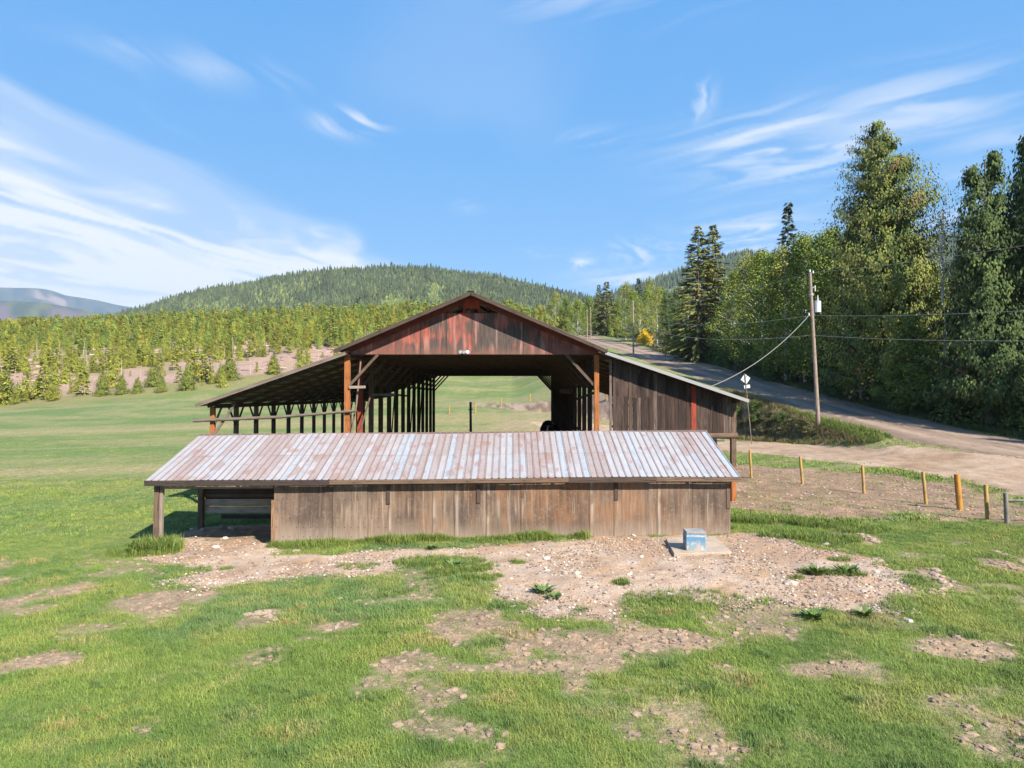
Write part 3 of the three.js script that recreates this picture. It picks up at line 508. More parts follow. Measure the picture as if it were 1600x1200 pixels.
// ---------------------------------------------------------------- the young wood on the logged slope
{
  const r = rng(9), kinds = [];
  const YG = [[.135, .165, .022], [.32, .31, .046]], DG = [[.085, .115, .020], [.20, .215, .040]];
  kinds.push(treeProto(firCrown(101, 6, 1.5, { step: .24, size: .34, droop: .1, ca: YG[0], cb: YG[1], base: .04 }), .07), treeProto(cedarCrown(102, 6, 1.4, { n: 150, per: 16, tops: 1, size: .27, base: .02, pw: .75, ca: YG[0], cb: YG[1] }), .07), treeProto(leafCrown(103, 6, 1.25, { clusters: 40, per: 32, leaf: .27, base: .03, shape: .38, ca: YG[0], cb: [.35, .33, .05] }), .06), treeProto(cedarCrown(104, 5, 1.7, { n: 260, per: 20, tops: 1, size: .24, base: .02, pw: .9, ca: DG[0], cb: DG[1] }), .08));
  // the nearest ones, each a tree
  const near = [];
  for (const [px, py, hpx, k] of [[10, 632, 54, 3], [28, 622, 24, 3], [42, 624, 28, 3], [80, 622, 34, 3], [160, 618, 40, 3], [190, 616, 34, 3], [215, 614, 26, 3], [240, 604, 40, 3], [252, 613, 30, 3], [293, 610, 44, 3], [348, 606, 34, 1], [360, 594, 42, 3], [345, 598, 30, 3], [428, 585, 34, 3], [63, 606, 24, 3], [175, 606, 48, 1], [130, 600, 40, 1], [102, 600, 38, 1]]) { const g = G(px, py), D = -g.z; near.push([g.x, g.z, hpx * D / FOCAL, k]); }
  const crowd = [];
  for (let k = 0; k < 14500; k++) {
    const D = 128 + Math.pow(r(), .75) * 330, x = mix(-.78, .155, r()) * D, e = D - treeEdge(x); if (e < 0 || Math.abs(x - roadX(D)) < 7) continue;
    const thin = .5 * fbm(x * .035 + 8, D * .02 + 1, 3) + .5 * fbm(x * .12 + 3, D * .06 + 7, 2) + .23 * Math.exp(-(((x + 78) / 36) ** 2) - ((D - 172) / 34) ** 2); if (r() < .10 + (.28 + sstep(.40, .58, thin) * .60) * sstep(330, 200, D)) continue;
    crowd.push([x, -D, (1.5 + 6 * r() ** 1.8) * mix(.9, 1.4, sstep(150, 400, D)), [0, 1, 2, 2, 1, 0][Math.floor(r() * 6)], D]);
  }
  crowd.sort((a, b) => a[4] - b[4]);
  for (const c of crowd.splice(0, 300 - near.length)) near.push(c);
  for (const [x, z, h, k] of near) { const p = kinds[k], s = h / p.h; plant(p, 'young_tree', k === 3 ? 'bushy dark green young conifer along the lower edge of the logged slope' : 'slim yellow-green young tree near the foot of the logged slope', 'tree', x, z, s * (.9 + .4 * r()), r() * 6, k === 3 ? 'dark young conifers on the slope' : 'young trees on the logged slope', s); }
  for (let k = 0; k < 4; k++) { const list = crowd.filter((c) => c[3] === k).map(([x, z, h]) => { const s = h / kinds[k].h, c = .6 + .65 * r(), w = r(); return [x, H(x, z) - .1, z, s * (.55 + .55 * r()), s, r() * 6, [c * mix(.7, 1.15, w), c, c * mix(1.3, .8, w)]]; }); scatter('young_wood', kinds[k].crown, leafMat, list, 'yellow-green young trees spread over the logged slope'); }
  // bare pale poles left standing
  const snag = limb([V(0, -.3, 0), V(.05, 4, .03), V(0, 9, .06)], .11, .04, 5), list = [];
  for (let k = 0; k < 300; k++) { const D = 135 + r() * 270, x = mix(-.77, .12, r()) * D; if (D < treeEdge(x) + 3) continue; const c = .7 + .5 * r(); list.push([x, H(x, -D), -D, .4 + .4 * r(), .2 + .5 * r(), r() * 6, [c, c * .95, c * .88], (r() - .5) * .2]); }
  scatter('dead_trunks', snag, std({ color: C(.42, .34, .27) }), list, 'pale bare trunks standing among the young trees');
  const log = limb([V(-3, .12, 0), V(0, .2, 0), V(3, .1, .1)], .16, .07, 5), slash = [];
  for (let k = 0; k < 1900; k++) { const D = 135 + Math.pow(r(), .8) * 220, x = mix(-.77, .12, r()) * D; if (D < treeEdge(x) + 2) continue; if (fbm(x * .035 + 8, D * .02 + 1, 3) < .43) continue; const c = .7 + .5 * r(); slash.push([x, H(x, -D) + .1, -D, .4 + .7 * r(), .8 + r(), r() * 6, [c, c * .92, c * .88], (r() - .5) * .35]); }
  scatter('logging_slash', log, std({ color: C(.40, .30, .24) }), slash, 'tangle of grey-pink logging debris on the slope');
}
// ---------------------------------------------------------------- wood
const woodMap = tex(512, 1024, (u, v) => {     // one tile is 0.5 m across the grain and 2 m along it
  const w = fbm(u * 5, v * 3, 2, 5) * .35, gr = fbm((u + w * .08) * 64, v * 5, 4, 64), fi = fbm(u * 160, v * 10, 2, 160), crack = sstep(.70, .76, fbm((u + w * .05) * 48, v * 4, 3, 48)), blot = fbm(u * 4, v * 4, 3, 4);
  const g = (.30 + .34 * gr + .16 * fi + .25 * (blot - .5)) * (1 - .75 * crack);
  return [g, g * .96, g * .92];
}, { srgb: true, rx: 2, ry: .5 });
const woodBump = tex(512, 512, (u, v) => { const g = .6 * fbm(u * 64, v * 5, 4, 64) + .4 * (1 - sstep(.68, .75, fbm(u * 48, v * 4, 3, 48))); return [g, g, g]; }, { rx: 2, ry: .5 });
const flakeMap = tex(512, 1024, (u, v) => {    // weathered siding: near black-brown, silver streaks, a little paint left
  const gr = fbm(u * 60, v * 4, 4, 60), st = sstep(.56, .72, fbm(u * 34, v * 2.5, 3, 34)), fl = sstep(.66, .7, fbm(u * 26, v * 9, 4, 26)), bl = fbm(u * 5, v * 3, 3, 5);
  const g = .045 + .15 * gr * gr * 1.6 + .07 * (bl - .5); let c = [g, g * .80, g * .72]; c = mix3(c, [.24, .195, .17], st * .5); c = mix3(c, [.55, .50, .48], fl * .35 * sstep(.5, .6, fbm(u * 3, v * 3, 2, 3))); return c;
}, { srgb: true, rx: 1.2, ry: .4 });
const wood = (r, g, b, o = {}) => std({ map: woodMap, bumpMap: woodBump, bumpScale: .012, color: C(r, g, b), roughness: .95, ...o });
const W = {
  black: wood(.085, .06, .05),
  grey: wood(.30, .24, .195), dark: wood(.125, .085, .065), mid: wood(.25, .165, .115), orange: wood(.60, .215, .065), red: wood(.52, .085, .04), plank: wood(.50, .29, .16), pale: wood(.46, .38, .30), rafter: wood(.20, .14, .10),
};
const siding = [C(.52, .40, .335), C(.33, .24, .20), C(.92, .78, .68), C(.42, .295, .23), C(.26, .185, .155), C(.60, .46, .37)].map((color) => std({ map: flakeMap, bumpMap: woodBump, bumpScale: .015, color, roughness: .95 }));
const pr = rng(31);
function plank(p0, p1, w, t, n = V(0, 0, 1), warp = 0) {   // board from p0 to p1; w across, t along n
  const d = V().subVectors(p1, p0), L = d.length(); d.normalize();
  const z = n.clone().addScaledVector(d, -n.dot(d)).normalize(), x = V().crossVectors(d, z);
  const g = new THREE.BoxGeometry(w, L, t, 1, warp ? 5 : 1, 1), p = g.attributes.position, nr = g.attributes.normal, uv = g.attributes.uv, ou = pr() * 3, ov = pr() * 5, k0 = (pr() - .5) * warp, k1 = (pr() - .5) * warp;
  for (let i = 0; i < p.count; i++) {
    const a = Math.abs(nr.getX(i)) > .5 ? p.getZ(i) : p.getX(i), b = Math.abs(nr.getY(i)) > .5 ? p.getZ(i) : p.getY(i);
    uv.setXY(i, a + ou, b + ov);
    if (warp) { const s = p.getY(i) / L, q = 1 - 4 * s * s; p.setX(i, p.getX(i) + k0 * q); p.setZ(i, p.getZ(i) + k1 * q); }
  }
  g.applyMatrix4(new THREE.Matrix4().makeBasis(x, d, z)); g.translate((p0.x + p1.x) / 2, (p0.y + p1.y) / 2, (p0.z + p1.z) / 2); if (warp) g.computeVertexNormals(); return g;
}
function pole(pts, r0, r1, n = 8) { const g = limb(pts, r0, r1, n), p = g.attributes.position, uv = []; for (let i = 0; i < p.count; i++) uv.push((i % n) / n * r0 * 6.3, p.getY(i) + p.getX(i)); g.setAttribute('uv', new THREE.Float32BufferAttribute(uv, 2)); return g; }
function capped(p0, p1, r0, r1, n = 12, rough = 0) {      // round post with end caps
  const d = V().subVectors(p1, p0), L = d.length(), g = new THREE.CylinderGeometry(r1, r0, L, n, 3), p = g.attributes.position, uv = g.attributes.uv;
  for (let i = 0; i < p.count; i++) { const a = Math.atan2(p.getX(i), p.getZ(i)); uv.setXY(i, a / 6.283 * 6.283 * r0, p.getY(i)); if (rough) { const q = 1 + (noise(a * 1.5 + p0.x * 7 + 20, p.getY(i) * 2) - .5) * rough; p.setX(i, p.getX(i) * q); p.setZ(i, p.getZ(i) * q); } }
  g.applyQuaternion(new THREE.Quaternion().setFromUnitVectors(V(0, 1, 0), d.clone().normalize())); g.translate((p0.x + p1.x) / 2, (p0.y + p1.y) / 2, (p0.z + p1.z) / 2); return g;
}
// ribbed roofing sheet: from low edge (a -> b along the eave) up by s; ribs stand along s
function ribbed(a, along, up, nrm, w, ribs, height, uvf, ribW = .03) {
  const prof = [], per = w / ribs;
  for (let k = 0; k < ribs; k++) { const x = k * per; prof.push([x, 0], [x + per - ribW * 2, 0], [x + per - ribW * 1.5, height], [x + per - ribW * .5, height]); } prof.push([w, 0]);
  const pos = [], uv = [], idx = [], N = 3;
  for (let j = 0; j < N; j++) for (const [x, h] of prof) { const s = j / (N - 1), p = a.clone().addScaledVector(along, x).addScaledVector(up, s).addScaledVector(nrm, h); pos.push(p.x, p.y, p.z); uv.push(...uvf(x, s)); }
  const n = prof.length; for (let j = 0; j < N - 1; j++) for (let i = 0; i < n - 1; i++) { const q = j * n + i; idx.push(q, q + 1, q + n, q + 1, q + n + 1, q + n); }
  let g = new THREE.BufferGeometry(); g.setAttribute('position', new THREE.Float32BufferAttribute(pos, 3)); g.setAttribute('uv', new THREE.Float32BufferAttribute(uv, 2)); g.setIndex(idx); g = g.toNonIndexed(); g.computeVertexNormals(); return g;
}

// ---------------------------------------------------------------- the low shed
{
  const X0 = -12.96, X1 = 8.08, LEN = X1 - X0, eaveY = (x) => mix(2.05, 2.21, (x - X0) / LEN) + .022 * Math.sin((x - X0) * .45 + .6), ridgeY = (x) => mix(3.44, 3.61, (x - X0) / LEN) + .02 * Math.sin(x * .6);
  const ZE = -24.5, ZR = -28.72, SL = Math.hypot(4.22, 1.4);
  const t = thing('livestock_shed', 'long low shed with a rusty ribbed metal roof and weathered plywood front', 'shed', V(-2.4, 0, -26.6));
  const NS = 28, SW = LEN / NS;
  const kr = rng(14), kind = []; for (let c = 0; c < NS * 3 + 3; c++) { const left = c < 24 ? 1 : 0; kind.push([kr(), kr(), kr(), left]); }
  const roofTex = tex(2048, 512, (u, v) => {
    const x = u * LEN, s = v * SL, sub = Math.floor(x / (SW / 3)), [k1, k2, k3, left] = kind[sub], sh = kind[Math.floor(x / SW) * 3];
    const inX = (x / (SW / 3)) % 1, row = Math.floor(s / .155 + .0), inS = (s / .155) % 1;
    const rustA = .52 + .5 * (k1 - .5) + .35 * (sh[1] - .5) + (v > .5 ? (sh[2] - .45) * .5 : (sh[0] - .55) * .5) * (left ? 1 : .45) + .22 * (v - .5) + .34 * (fbm(x * .7, s * .5 + 3, 3) - .5) - .06;
    const hb = Math.exp(-(((inS - .5) / .22) ** 2)) * (.5 + .5 * hash(sub, row)) * (rustA > .25 ? 1 : .4);
    let rust = clamp(sstep(.34, .72, rustA + .2 * (fbm(x * 6, s * 6, 3) - .5)) * .78 + hb * .5);
    const blue = sstep(.5, .9, k2) * (1 - rust);
    let c = mix3(mix3([.345, .335, .342], [.305, .345, .385], blue), [.285, .222, .205], rust);
    const d = fbm(x * 14, s * 3, 3); c = c.map((q) => q * (.86 + .28 * d));
    const seam = inX > .86 || inX < .03; if (seam) c = mix3(c, [.19, .10, .075], inX > .86 ? .6 : .35);
    if (inX > .97) c = mix3(c, [.12, .06, .045], .6);
    c = mix3(c, [.25, .13, .09], sstep(.62, .75, fbm(x * 3 + 8, s * 1.5, 4)) * .5);
    return c;
  }, { srgb: true, wrap: false });
  const roofMat = std({ map: roofTex, roughness: .62, metalness: .12, side: THREE.DoubleSide });
  for (let k = 0; k < NS; k++) for (const row of [0, 1]) {
    const xa = X0 + k * SW, s0 = row ? .485 : 0, s1 = row ? 1 : .5, lift = row ? .007 : 0;
    const a = V(xa, mix(eaveY(xa), ridgeY(xa), s0) + lift + (row ? 0 : kr() * .006), mix(ZE, ZR, s0) + (row ? 0 : (kr() - .5) * .03)), b = V(xa, mix(eaveY(xa), ridgeY(xa), s1) + lift, mix(ZE, ZR, s1));
    const along = V(1, (eaveY(xa + SW) - eaveY(xa)) / SW, 0), up = b.clone().sub(a).multiplyScalar(row ? 1 : 1.0), nrm = V(0, 4.22, 1.4).normalize();
    part('roof_panel', ribbed(a, along, up, nrm, SW - .004, 3, .026, (x, s) => [(xa - X0 + x) / LEN, mix(s0, s1, s)]), roofMat, t);
  }
  part('ridge_cap', plank(V(X0 - .02, ridgeY(X0) + .03, ZR - .02), V(X1 + .02, ridgeY(X1) + .03, ZR - .02), .16, .012, V(0, 1, .2)), std({ color: C(.16, .10, .08), roughness: .7, metalness: .1 }), t);
  // fascia in four lengths
  const fx = [X0 - .02, -6.45, 2.0, 5.1, X1 + .02], fm = [W.black, W.mid, W.dark, W.mid];
  for (let k = 0; k < 4; k++) part('fascia_board', plank(V(fx[k] + .004, eaveY(fx[k]) - .085 + (k % 2 ? .008 : 0), ZE + .025), V(fx[k + 1], eaveY(fx[k + 1]) - .085, ZE + .025), k % 2 ? .15 : .19, .04), fm[k], t);
  for (let k = 0; k <= 13; k++) { const x = X0 + .1 + k * (LEN - .2) / 13; part('rafter', plank(V(x, eaveY(x) - .10, ZE - .05), V(x, ridgeY(x) - .10, ZR + .05), .05, .14, V(0, 1, .3)), W.rafter, t); }
  for (let k = 0; k < 5; k++) { const s = .1 + k * .2; part('purlin', plank(V(X0 + .05, mix(eaveY(X0), ridgeY(X0), s) - .062, mix(ZE, ZR, s)), V(X1 - .05, mix(eaveY(X1), ridgeY(X1), s) - .062, mix(ZE, ZR, s)), .09, .025, V(0, 1, .33)), W.rafter, t); }
  // plywood front
  const ZF = -24.78, WX0 = -8.54, WX1 = 7.8, joints = [-8.5, -7.62, -6.40, -5.14, -4.42, -2.84, -2.06, -.92, .32, 2.76, 3.64, 5.18, 6.44, 7.8];
  const plyTex = tex(2048, 256, (u, v) => {
    const x = WX0 + u * (WX1 - WX0), y = v * 2.3, n = fbm(x * 1.1, y * 1.3, 4), str = fbm(x * 9, y * .5, 4), fine = fbm(x * 40, y * 6, 3), sp = fbm(x * 16, y * 16, 3), pan = hash(joints.filter((j) => j < x).length, 5);
    const pid = joints.filter((j) => j < x).length, s1 = fbm(x * 13, y * .7 + pid, 4), s2 = fbm(x * 36, y * 2.2 + pid * 3, 3), s3 = fbm(x * 4.2, y * .45 + 8, 3), pt = hash(pid, 77);
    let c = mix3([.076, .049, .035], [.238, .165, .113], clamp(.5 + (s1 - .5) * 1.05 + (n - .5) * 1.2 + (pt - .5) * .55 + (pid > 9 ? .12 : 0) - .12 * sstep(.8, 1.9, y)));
    const orange = clamp(1.5 * sstep(.42, .7, s3 * .6 + fbm(x * .4 + 2, y * .7, 3) * .45) * sstep(-6, -1, x) * sstep(7.5, 3, x) + (pid === 9 ? .45 : 0)); c = mix3(c, [.23, .112, .05], orange * .6 * sstep(.3, 1.1, y));
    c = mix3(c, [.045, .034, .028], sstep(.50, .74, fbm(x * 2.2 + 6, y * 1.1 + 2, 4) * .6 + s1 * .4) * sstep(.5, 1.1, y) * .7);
    const low = sstep(.95, .15, y + .5 * (n - .5) + .5 * (s1 - .5)); c = mix3(c, [.30, .228, .172], low * .8);
    c = mix3(c, [.30, .235, .18], sstep(.62, .76, s1) * .5 * sstep(.4, .55, s3));
    c = mix3(c, [.25, .20, .16], sstep(.64, .76, sp) * .3);
    for (const j of [-4.42, -2.84, -2.02, -.9, 2.8, 5.2]) c = mix3(c, [.36, .285, .225], Math.exp(-(((x - j - .06) / .05) ** 2)) * .65 * sstep(.3, .55, fbm(x * 3, y * 2.4, 2)));
    const jd = Math.min(...joints.map((j) => Math.abs(x - j))); c = c.map((q) => q * (1 - .3 * sstep(.03, .008, jd)));
    const nx = (x * 4.1) % 1, ny = (y * 3.3) % 1, nail = Math.hypot((((nx + 1) % 1) - .5) / 4.1, (ny - .5) / 3.3); if (nail < .02 && x < -4.4 && hash(Math.floor(x * 4.1), Math.floor(y * 3.3)) > .35) c = mix3(c, [.05, .035, .03], .8);
    const q = .72 + .56 * s2; return c.map((a) => a * q);
  }, { srgb: true, wrap: false });
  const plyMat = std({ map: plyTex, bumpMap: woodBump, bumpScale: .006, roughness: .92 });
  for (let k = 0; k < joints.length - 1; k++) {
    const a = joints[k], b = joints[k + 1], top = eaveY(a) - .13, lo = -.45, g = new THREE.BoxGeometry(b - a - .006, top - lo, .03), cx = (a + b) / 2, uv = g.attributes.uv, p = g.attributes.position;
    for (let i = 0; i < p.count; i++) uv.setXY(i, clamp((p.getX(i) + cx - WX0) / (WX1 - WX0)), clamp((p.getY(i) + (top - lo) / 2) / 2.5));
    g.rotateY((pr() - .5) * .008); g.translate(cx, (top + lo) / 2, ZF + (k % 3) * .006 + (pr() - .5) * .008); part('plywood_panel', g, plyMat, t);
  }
  for (const [x, l, m] of [[-4.42, .75, W.dark], [-1.2, .75, W.dark], [3.72, .72, W.dark], [7.72, 1.0, W.mid]]) part('batten', plank(V(x, eaveY(x) - .14, ZF + .04), V(x, eaveY(x) - .14 - l, ZF + .04), .13, .022), m, t);
  part('corner_board', plank(V(WX0 + .02, -.4, ZF + .045), V(WX0 + .02, eaveY(WX0) - .75, ZF + .045), .12, .03), W.plank, t);
  // open bay at the left: posts, header, boards of the back
  part('post', plank(V(-12.70, -.5, ZF), V(-12.66, 1.86, ZF), .17, .17, V(0, 0, 1), .03), W.mid, t); part('post', plank(V(-12.54, -.5, ZF - .02), V(-12.50, 1.84, ZF - .02), .10, .14, V(0, 0, 1), .03), W.pale, t);
  part('header_beam', plank(V(-12.7, eaveY(-12.7) - .27, ZF - .02), V(WX0, eaveY(WX0) - .27, ZF - .02), .12, .1), W.pale, t);
  part('post', plank(V(-12.78, -.6, ZR + .2), V(-12.78, 3.2, ZR + .2), .2, .2), W.mid, t); part('post', plank(V(WX0 - .1, -.5, ZR + .2), V(WX0 - .1, 3.2, ZR + .2), .16, .16), W.dark, t);
  for (const [y, h, xa, xb, m] of [[.08, .17, -12.0, -9.0, W.dark], [.36, .26, -12.7, 8, wood(.85, .72, .60)], [.66, .27, -12.7, 8, wood(.80, .67, .55)], [.93, .13, -12.7, 8, W.mid], [1.28, .17, -12.7, 8, W.pale], [1.12, .26, -12.7, 8, W.dark], [1.62, .34, -12.7, 8, W.dark], [1.46, .16, -12.7, 8, W.dark], [1.95, .28, -12.7, 8, W.dark], [2.28, .3, -12.7, 8, W.dark], [2.6, .3, -12.7, 8, W.dark], [2.92, .3, -12.7, 8, W.dark], [3.2, .24, -12.7, 8, W.dark]]) part('back_board', plank(V(xa, y + (xa + 12) * -.004, ZR + .08 + (pr() - .5) * .03), V(xb, y + .05 * (xb + 12) / 16, ZR + .08), h, .035), m, t);
  for (let k = 0; k < 17; k++) { const z = -24.9 - k * .235, s = (z - ZE) / (ZR - ZE); part('end_board', plank(V(X1 - .32, -.4, z), V(X1 - .32, mix(eaveY(X1), ridgeY(X1), s) - .1, z), .22, .03, V(1, 0, 0)), k % 3 ? W.mid : W.dark, t); }
  part('back_lining', plank(V(-12.7, 1.85, ZR + .0), V(8, 1.85, ZR + .0), 2.7, .02), W.dark, t);
  part('inner_partition', plank(V(WX0 + .1, .55, ZF - .1), V(WX0 + .1, .55, ZR + .2), 1.6, .03, V(1, 0, 0)), W.dark, t);
}

// ---------------------------------------------------------------- the barn
{
  const ZF = -33, BAY = 2.8, N = 14, ZB = ZF - BAY * (N - 1), XL = -14.26, XA = -7.85, XB = 4.03, XR = 10.5, XC = -1.92;
  const t = thing('pole_barn', 'tall open pole barn with a faded red gable and two lean-to wings', 'barn', V(XC, 0, (ZF + ZB) / 2));
  const b = rng(88), P = (n, g, m, l) => part(n, g, m, t, l);
  const OV = .8, zf = ZF + OV, zb = ZB - .6;
  const metal = std({ color: C(.30, .27, .26), roughness: .5, metalness: .35, side: THREE.DoubleSide }), dull = std({ color: C(.11, .095, .085), roughness: .8, metalness: .1, side: THREE.DoubleSide });
  // roofs: sheets up each slope
  const slope = (xa, ya, xb, yb, mat) => {   // eave (xa, ya) to top (xb, yb)
    const n = 48, w = (zf - zb) / n, up = V(xb - xa, yb - ya, 0), nrm = V(-(yb - ya), xb - xa, 0).normalize(); if (nrm.y < 0) nrm.negate();
    for (let k = 0; k < n; k++) P('roof_sheet', ribbed(V(xa, ya, zf - k * w), V(0, 0, -1), up, nrm, w - .003, 4, .022, (x, s) => [x, s * 7]), mat);
  };
  slope(-8.25, 7.24, XC, 9.93, metal); slope(4.40, 7.24, XC, 9.93, metal); slope(-14.72, 4.66, -7.7, 7.14, metal); slope(11.0, 4.88, 4.0, 7.22, metal);
  P('ridge_cap', plank(V(XC, 9.97, zf), V(XC, 9.97, zb), .3, .02, V(0, 1, 0)), dull);
  // rake boards (two deep on the main gable)
  const rake = (xa, ya, xb, yb, h, m, z = zf + .02, name = 'rake_board') => P(name, plank(V(xa, ya, z), V(xb, yb, z), h, .04), m);
  rake(-8.3, 7.12, XC, 9.84, .17, W.dark); rake(4.45, 7.12, XC, 9.84, .17, W.dark);
  const redTrim = wood(.34, .075, .045);
  rake(-8.0, 7.10, XC, 9.70, .22, redTrim, ZF + .10, 'barge_board'); rake(4.16, 7.10, XC, 9.70, .22, redTrim, ZF + .10, 'barge_board');
  rake(-14.74, 4.59, -7.75, 7.04, .16, W.grey); rake(11.02, 4.81, 4.36, 7.06, .15, std({ color: C(.27, .265, .255), roughness: .6, metalness: .1 }), zf + .02, 'rake_trim');
  // roof frame
  for (let k = 0; k < N; k++) {
    const z = ZF - k * BAY - .18;
    P('rafter', plank(V(-8.1, 7.14, z), V(XC, 9.78, z), .2, .06), W.rafter); P('rafter', plank(V(4.28, 7.14, z), V(XC, 9.78, z), .2, .06), W.rafter);
    P('tie_beam', plank(V(-7.9, 7.12, z - .06), V(4.08, 7.12, z - .06), .26, .05), W.rafter);
    P('web', plank(V(XC, 7.2, z), V(XC, 9.7, z), .14, .05), W.rafter);
    P('web', plank(V(XC, 7.3, z + .05), V(-4.9, 8.45, z + .05), .12, .04), W.rafter); P('web', plank(V(XC, 7.3, z + .05), V(1.1, 8.45, z + .05), .12, .04), W.rafter);
    P('rafter', plank(V(-14.6, 4.56, z), V(-7.9, 6.93, z), .18, .06), W.rafter); P('rafter', plank(V(10.9, 4.78, z), V(4.1, 7.02, z), .18, .06), W.rafter);
  }
  for (const [xa, ya, xb, yb, n] of [[-14.6, 4.68, -7.8, 7.08, 12], [-8.15, 7.26, XC, 9.88, 9], [4.3, 7.26, XC, 9.88, 9], [10.9, 4.90, 4.1, 7.16, 12]]) for (let k = 0; k <= n; k++) { const s = k / n, x = mix(xa, xb, s), y = mix(ya, yb, s) - .065; P('purlin', plank(V(x, y, zf - .02), V(x, y, zb + .05), .13, .045, V(-(yb - ya), xb - xa, 0).normalize()), k % 3 ? W.rafter : W.mid); }
  // posts: two main rows, an outer row at each wing; knee braces
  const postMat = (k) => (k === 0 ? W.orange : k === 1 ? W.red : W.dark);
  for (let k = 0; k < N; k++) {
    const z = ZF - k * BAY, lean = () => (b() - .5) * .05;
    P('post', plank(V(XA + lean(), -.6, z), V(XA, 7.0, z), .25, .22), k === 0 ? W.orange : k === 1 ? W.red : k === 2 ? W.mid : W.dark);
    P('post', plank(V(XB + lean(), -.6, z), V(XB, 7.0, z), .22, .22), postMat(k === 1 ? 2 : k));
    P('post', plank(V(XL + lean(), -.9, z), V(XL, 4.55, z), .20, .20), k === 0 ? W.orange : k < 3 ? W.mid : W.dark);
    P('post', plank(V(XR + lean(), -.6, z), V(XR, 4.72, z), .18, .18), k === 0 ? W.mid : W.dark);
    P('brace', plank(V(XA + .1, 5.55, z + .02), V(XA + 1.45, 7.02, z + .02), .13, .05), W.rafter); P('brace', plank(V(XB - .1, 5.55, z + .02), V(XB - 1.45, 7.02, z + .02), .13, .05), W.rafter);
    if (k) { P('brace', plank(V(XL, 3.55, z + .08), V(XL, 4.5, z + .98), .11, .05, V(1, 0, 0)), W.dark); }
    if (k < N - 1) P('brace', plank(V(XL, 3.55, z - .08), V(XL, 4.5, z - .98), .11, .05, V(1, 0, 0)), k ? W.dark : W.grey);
    if (k > 1) { P('brace', plank(V(XA, 5.8, z + .08), V(XA, 6.95, z + 1.1), .11, .05, V(1, 0, 0)), W.dark); }
  }
  for (const [x, y, m] of [[XL, 4.56, W.dark], [XA, 6.98, W.dark], [XB, 6.98, W.dark], [XR, 4.7, W.dark]]) P('plate_beam', plank(V(x + .13, y, ZF + .1), V(x + .13, y, ZB - .1), .2, .07, V(1, 0, 0)), m);
  // the red gable
  const gTex = tex(2048, 512, (u, v) => {
    const x = -8 + u * 12.2, y = 7 + v * 3, str = fbm(x * 7, y * .55, 4), fine = fbm(x * 42, y * 3, 3), n = fbm(x * .8 + 3, y * 1.0, 4), n2 = fbm(x * 1.9 + 11, y * 2.2 + 5, 4);
    let c = mix3([.045, .032, .028], [.105, .075, .062], fine);
    const edgeL = sstep(-3.6, -6.4, x), low = sstep(7.5, 7.06, y), rt = sstep(1.4, 2.4, x + .5 * (n - .5));
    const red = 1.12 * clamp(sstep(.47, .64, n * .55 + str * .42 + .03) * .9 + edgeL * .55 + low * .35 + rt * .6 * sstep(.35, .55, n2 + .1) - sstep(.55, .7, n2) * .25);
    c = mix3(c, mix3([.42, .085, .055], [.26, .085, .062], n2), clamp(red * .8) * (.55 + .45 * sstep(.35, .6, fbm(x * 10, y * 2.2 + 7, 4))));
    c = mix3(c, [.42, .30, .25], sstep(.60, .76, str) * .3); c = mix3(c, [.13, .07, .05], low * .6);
    const seam = Math.abs(((x + 8) / 1.22) % 1 - .5); if (seam > .492) c = c.map((q) => q * .4);
    return c.map((q) => q * (.8 + .4 * fine));
  }, { srgb: true, wrap: false });
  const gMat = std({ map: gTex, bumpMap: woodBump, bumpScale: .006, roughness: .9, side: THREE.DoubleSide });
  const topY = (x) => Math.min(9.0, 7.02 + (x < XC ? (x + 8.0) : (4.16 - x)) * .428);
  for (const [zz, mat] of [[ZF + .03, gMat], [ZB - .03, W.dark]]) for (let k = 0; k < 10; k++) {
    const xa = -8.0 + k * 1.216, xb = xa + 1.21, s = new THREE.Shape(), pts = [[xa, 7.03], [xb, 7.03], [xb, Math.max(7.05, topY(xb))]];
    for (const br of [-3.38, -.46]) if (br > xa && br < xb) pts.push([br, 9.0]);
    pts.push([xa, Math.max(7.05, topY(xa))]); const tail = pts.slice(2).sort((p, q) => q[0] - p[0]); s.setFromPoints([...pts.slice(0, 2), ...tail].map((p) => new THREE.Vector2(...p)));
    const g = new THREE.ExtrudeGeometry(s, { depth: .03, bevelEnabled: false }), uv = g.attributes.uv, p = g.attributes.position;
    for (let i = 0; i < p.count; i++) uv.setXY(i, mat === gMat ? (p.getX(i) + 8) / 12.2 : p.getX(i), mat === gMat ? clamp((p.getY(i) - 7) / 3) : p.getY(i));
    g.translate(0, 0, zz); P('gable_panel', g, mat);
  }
  P('king_plate', (() => { const s = new THREE.Shape([[XC - .42, 9.20], [XC + .42, 9.20], [XC + .30, 9.66], [XC - .30, 9.66]].map((p) => new THREE.Vector2(...p))); const g = new THREE.ExtrudeGeometry(s, { depth: .04, bevelEnabled: false }); g.translate(0, 0, ZF + .1); return g; })(), W.red);
  for (const s of [-1, 1]) P('vent_strut', plank(V(XC + s * .30, 9.24, ZF + .05), V(XC + s * .42, 8.98, ZF + .05), .09, .04), W.red);
  // floodlight under the gable
  const lm = std({ color: C(.27, .27, .265), roughness: .4 }), fix = P('floodlight', capped(V(-2.26, 7.12, ZF + .1), V(-2.26, 7.12, ZF + .24), .09, .09, 10), lm);
  for (const s of [-1, 1]) { const g = new THREE.CylinderGeometry(.09, .04, .18, 12); g.rotateX(1.2); g.rotateZ(s * -.5); g.translate(-2.26 + s * .15, 7.10, ZF + .3); part('lamp_head', g, lm, fix); }
  // siding of the right wing, board by board
  const topR = (x) => mix(6.98, 4.74, (x - 4.3) / 6.7);
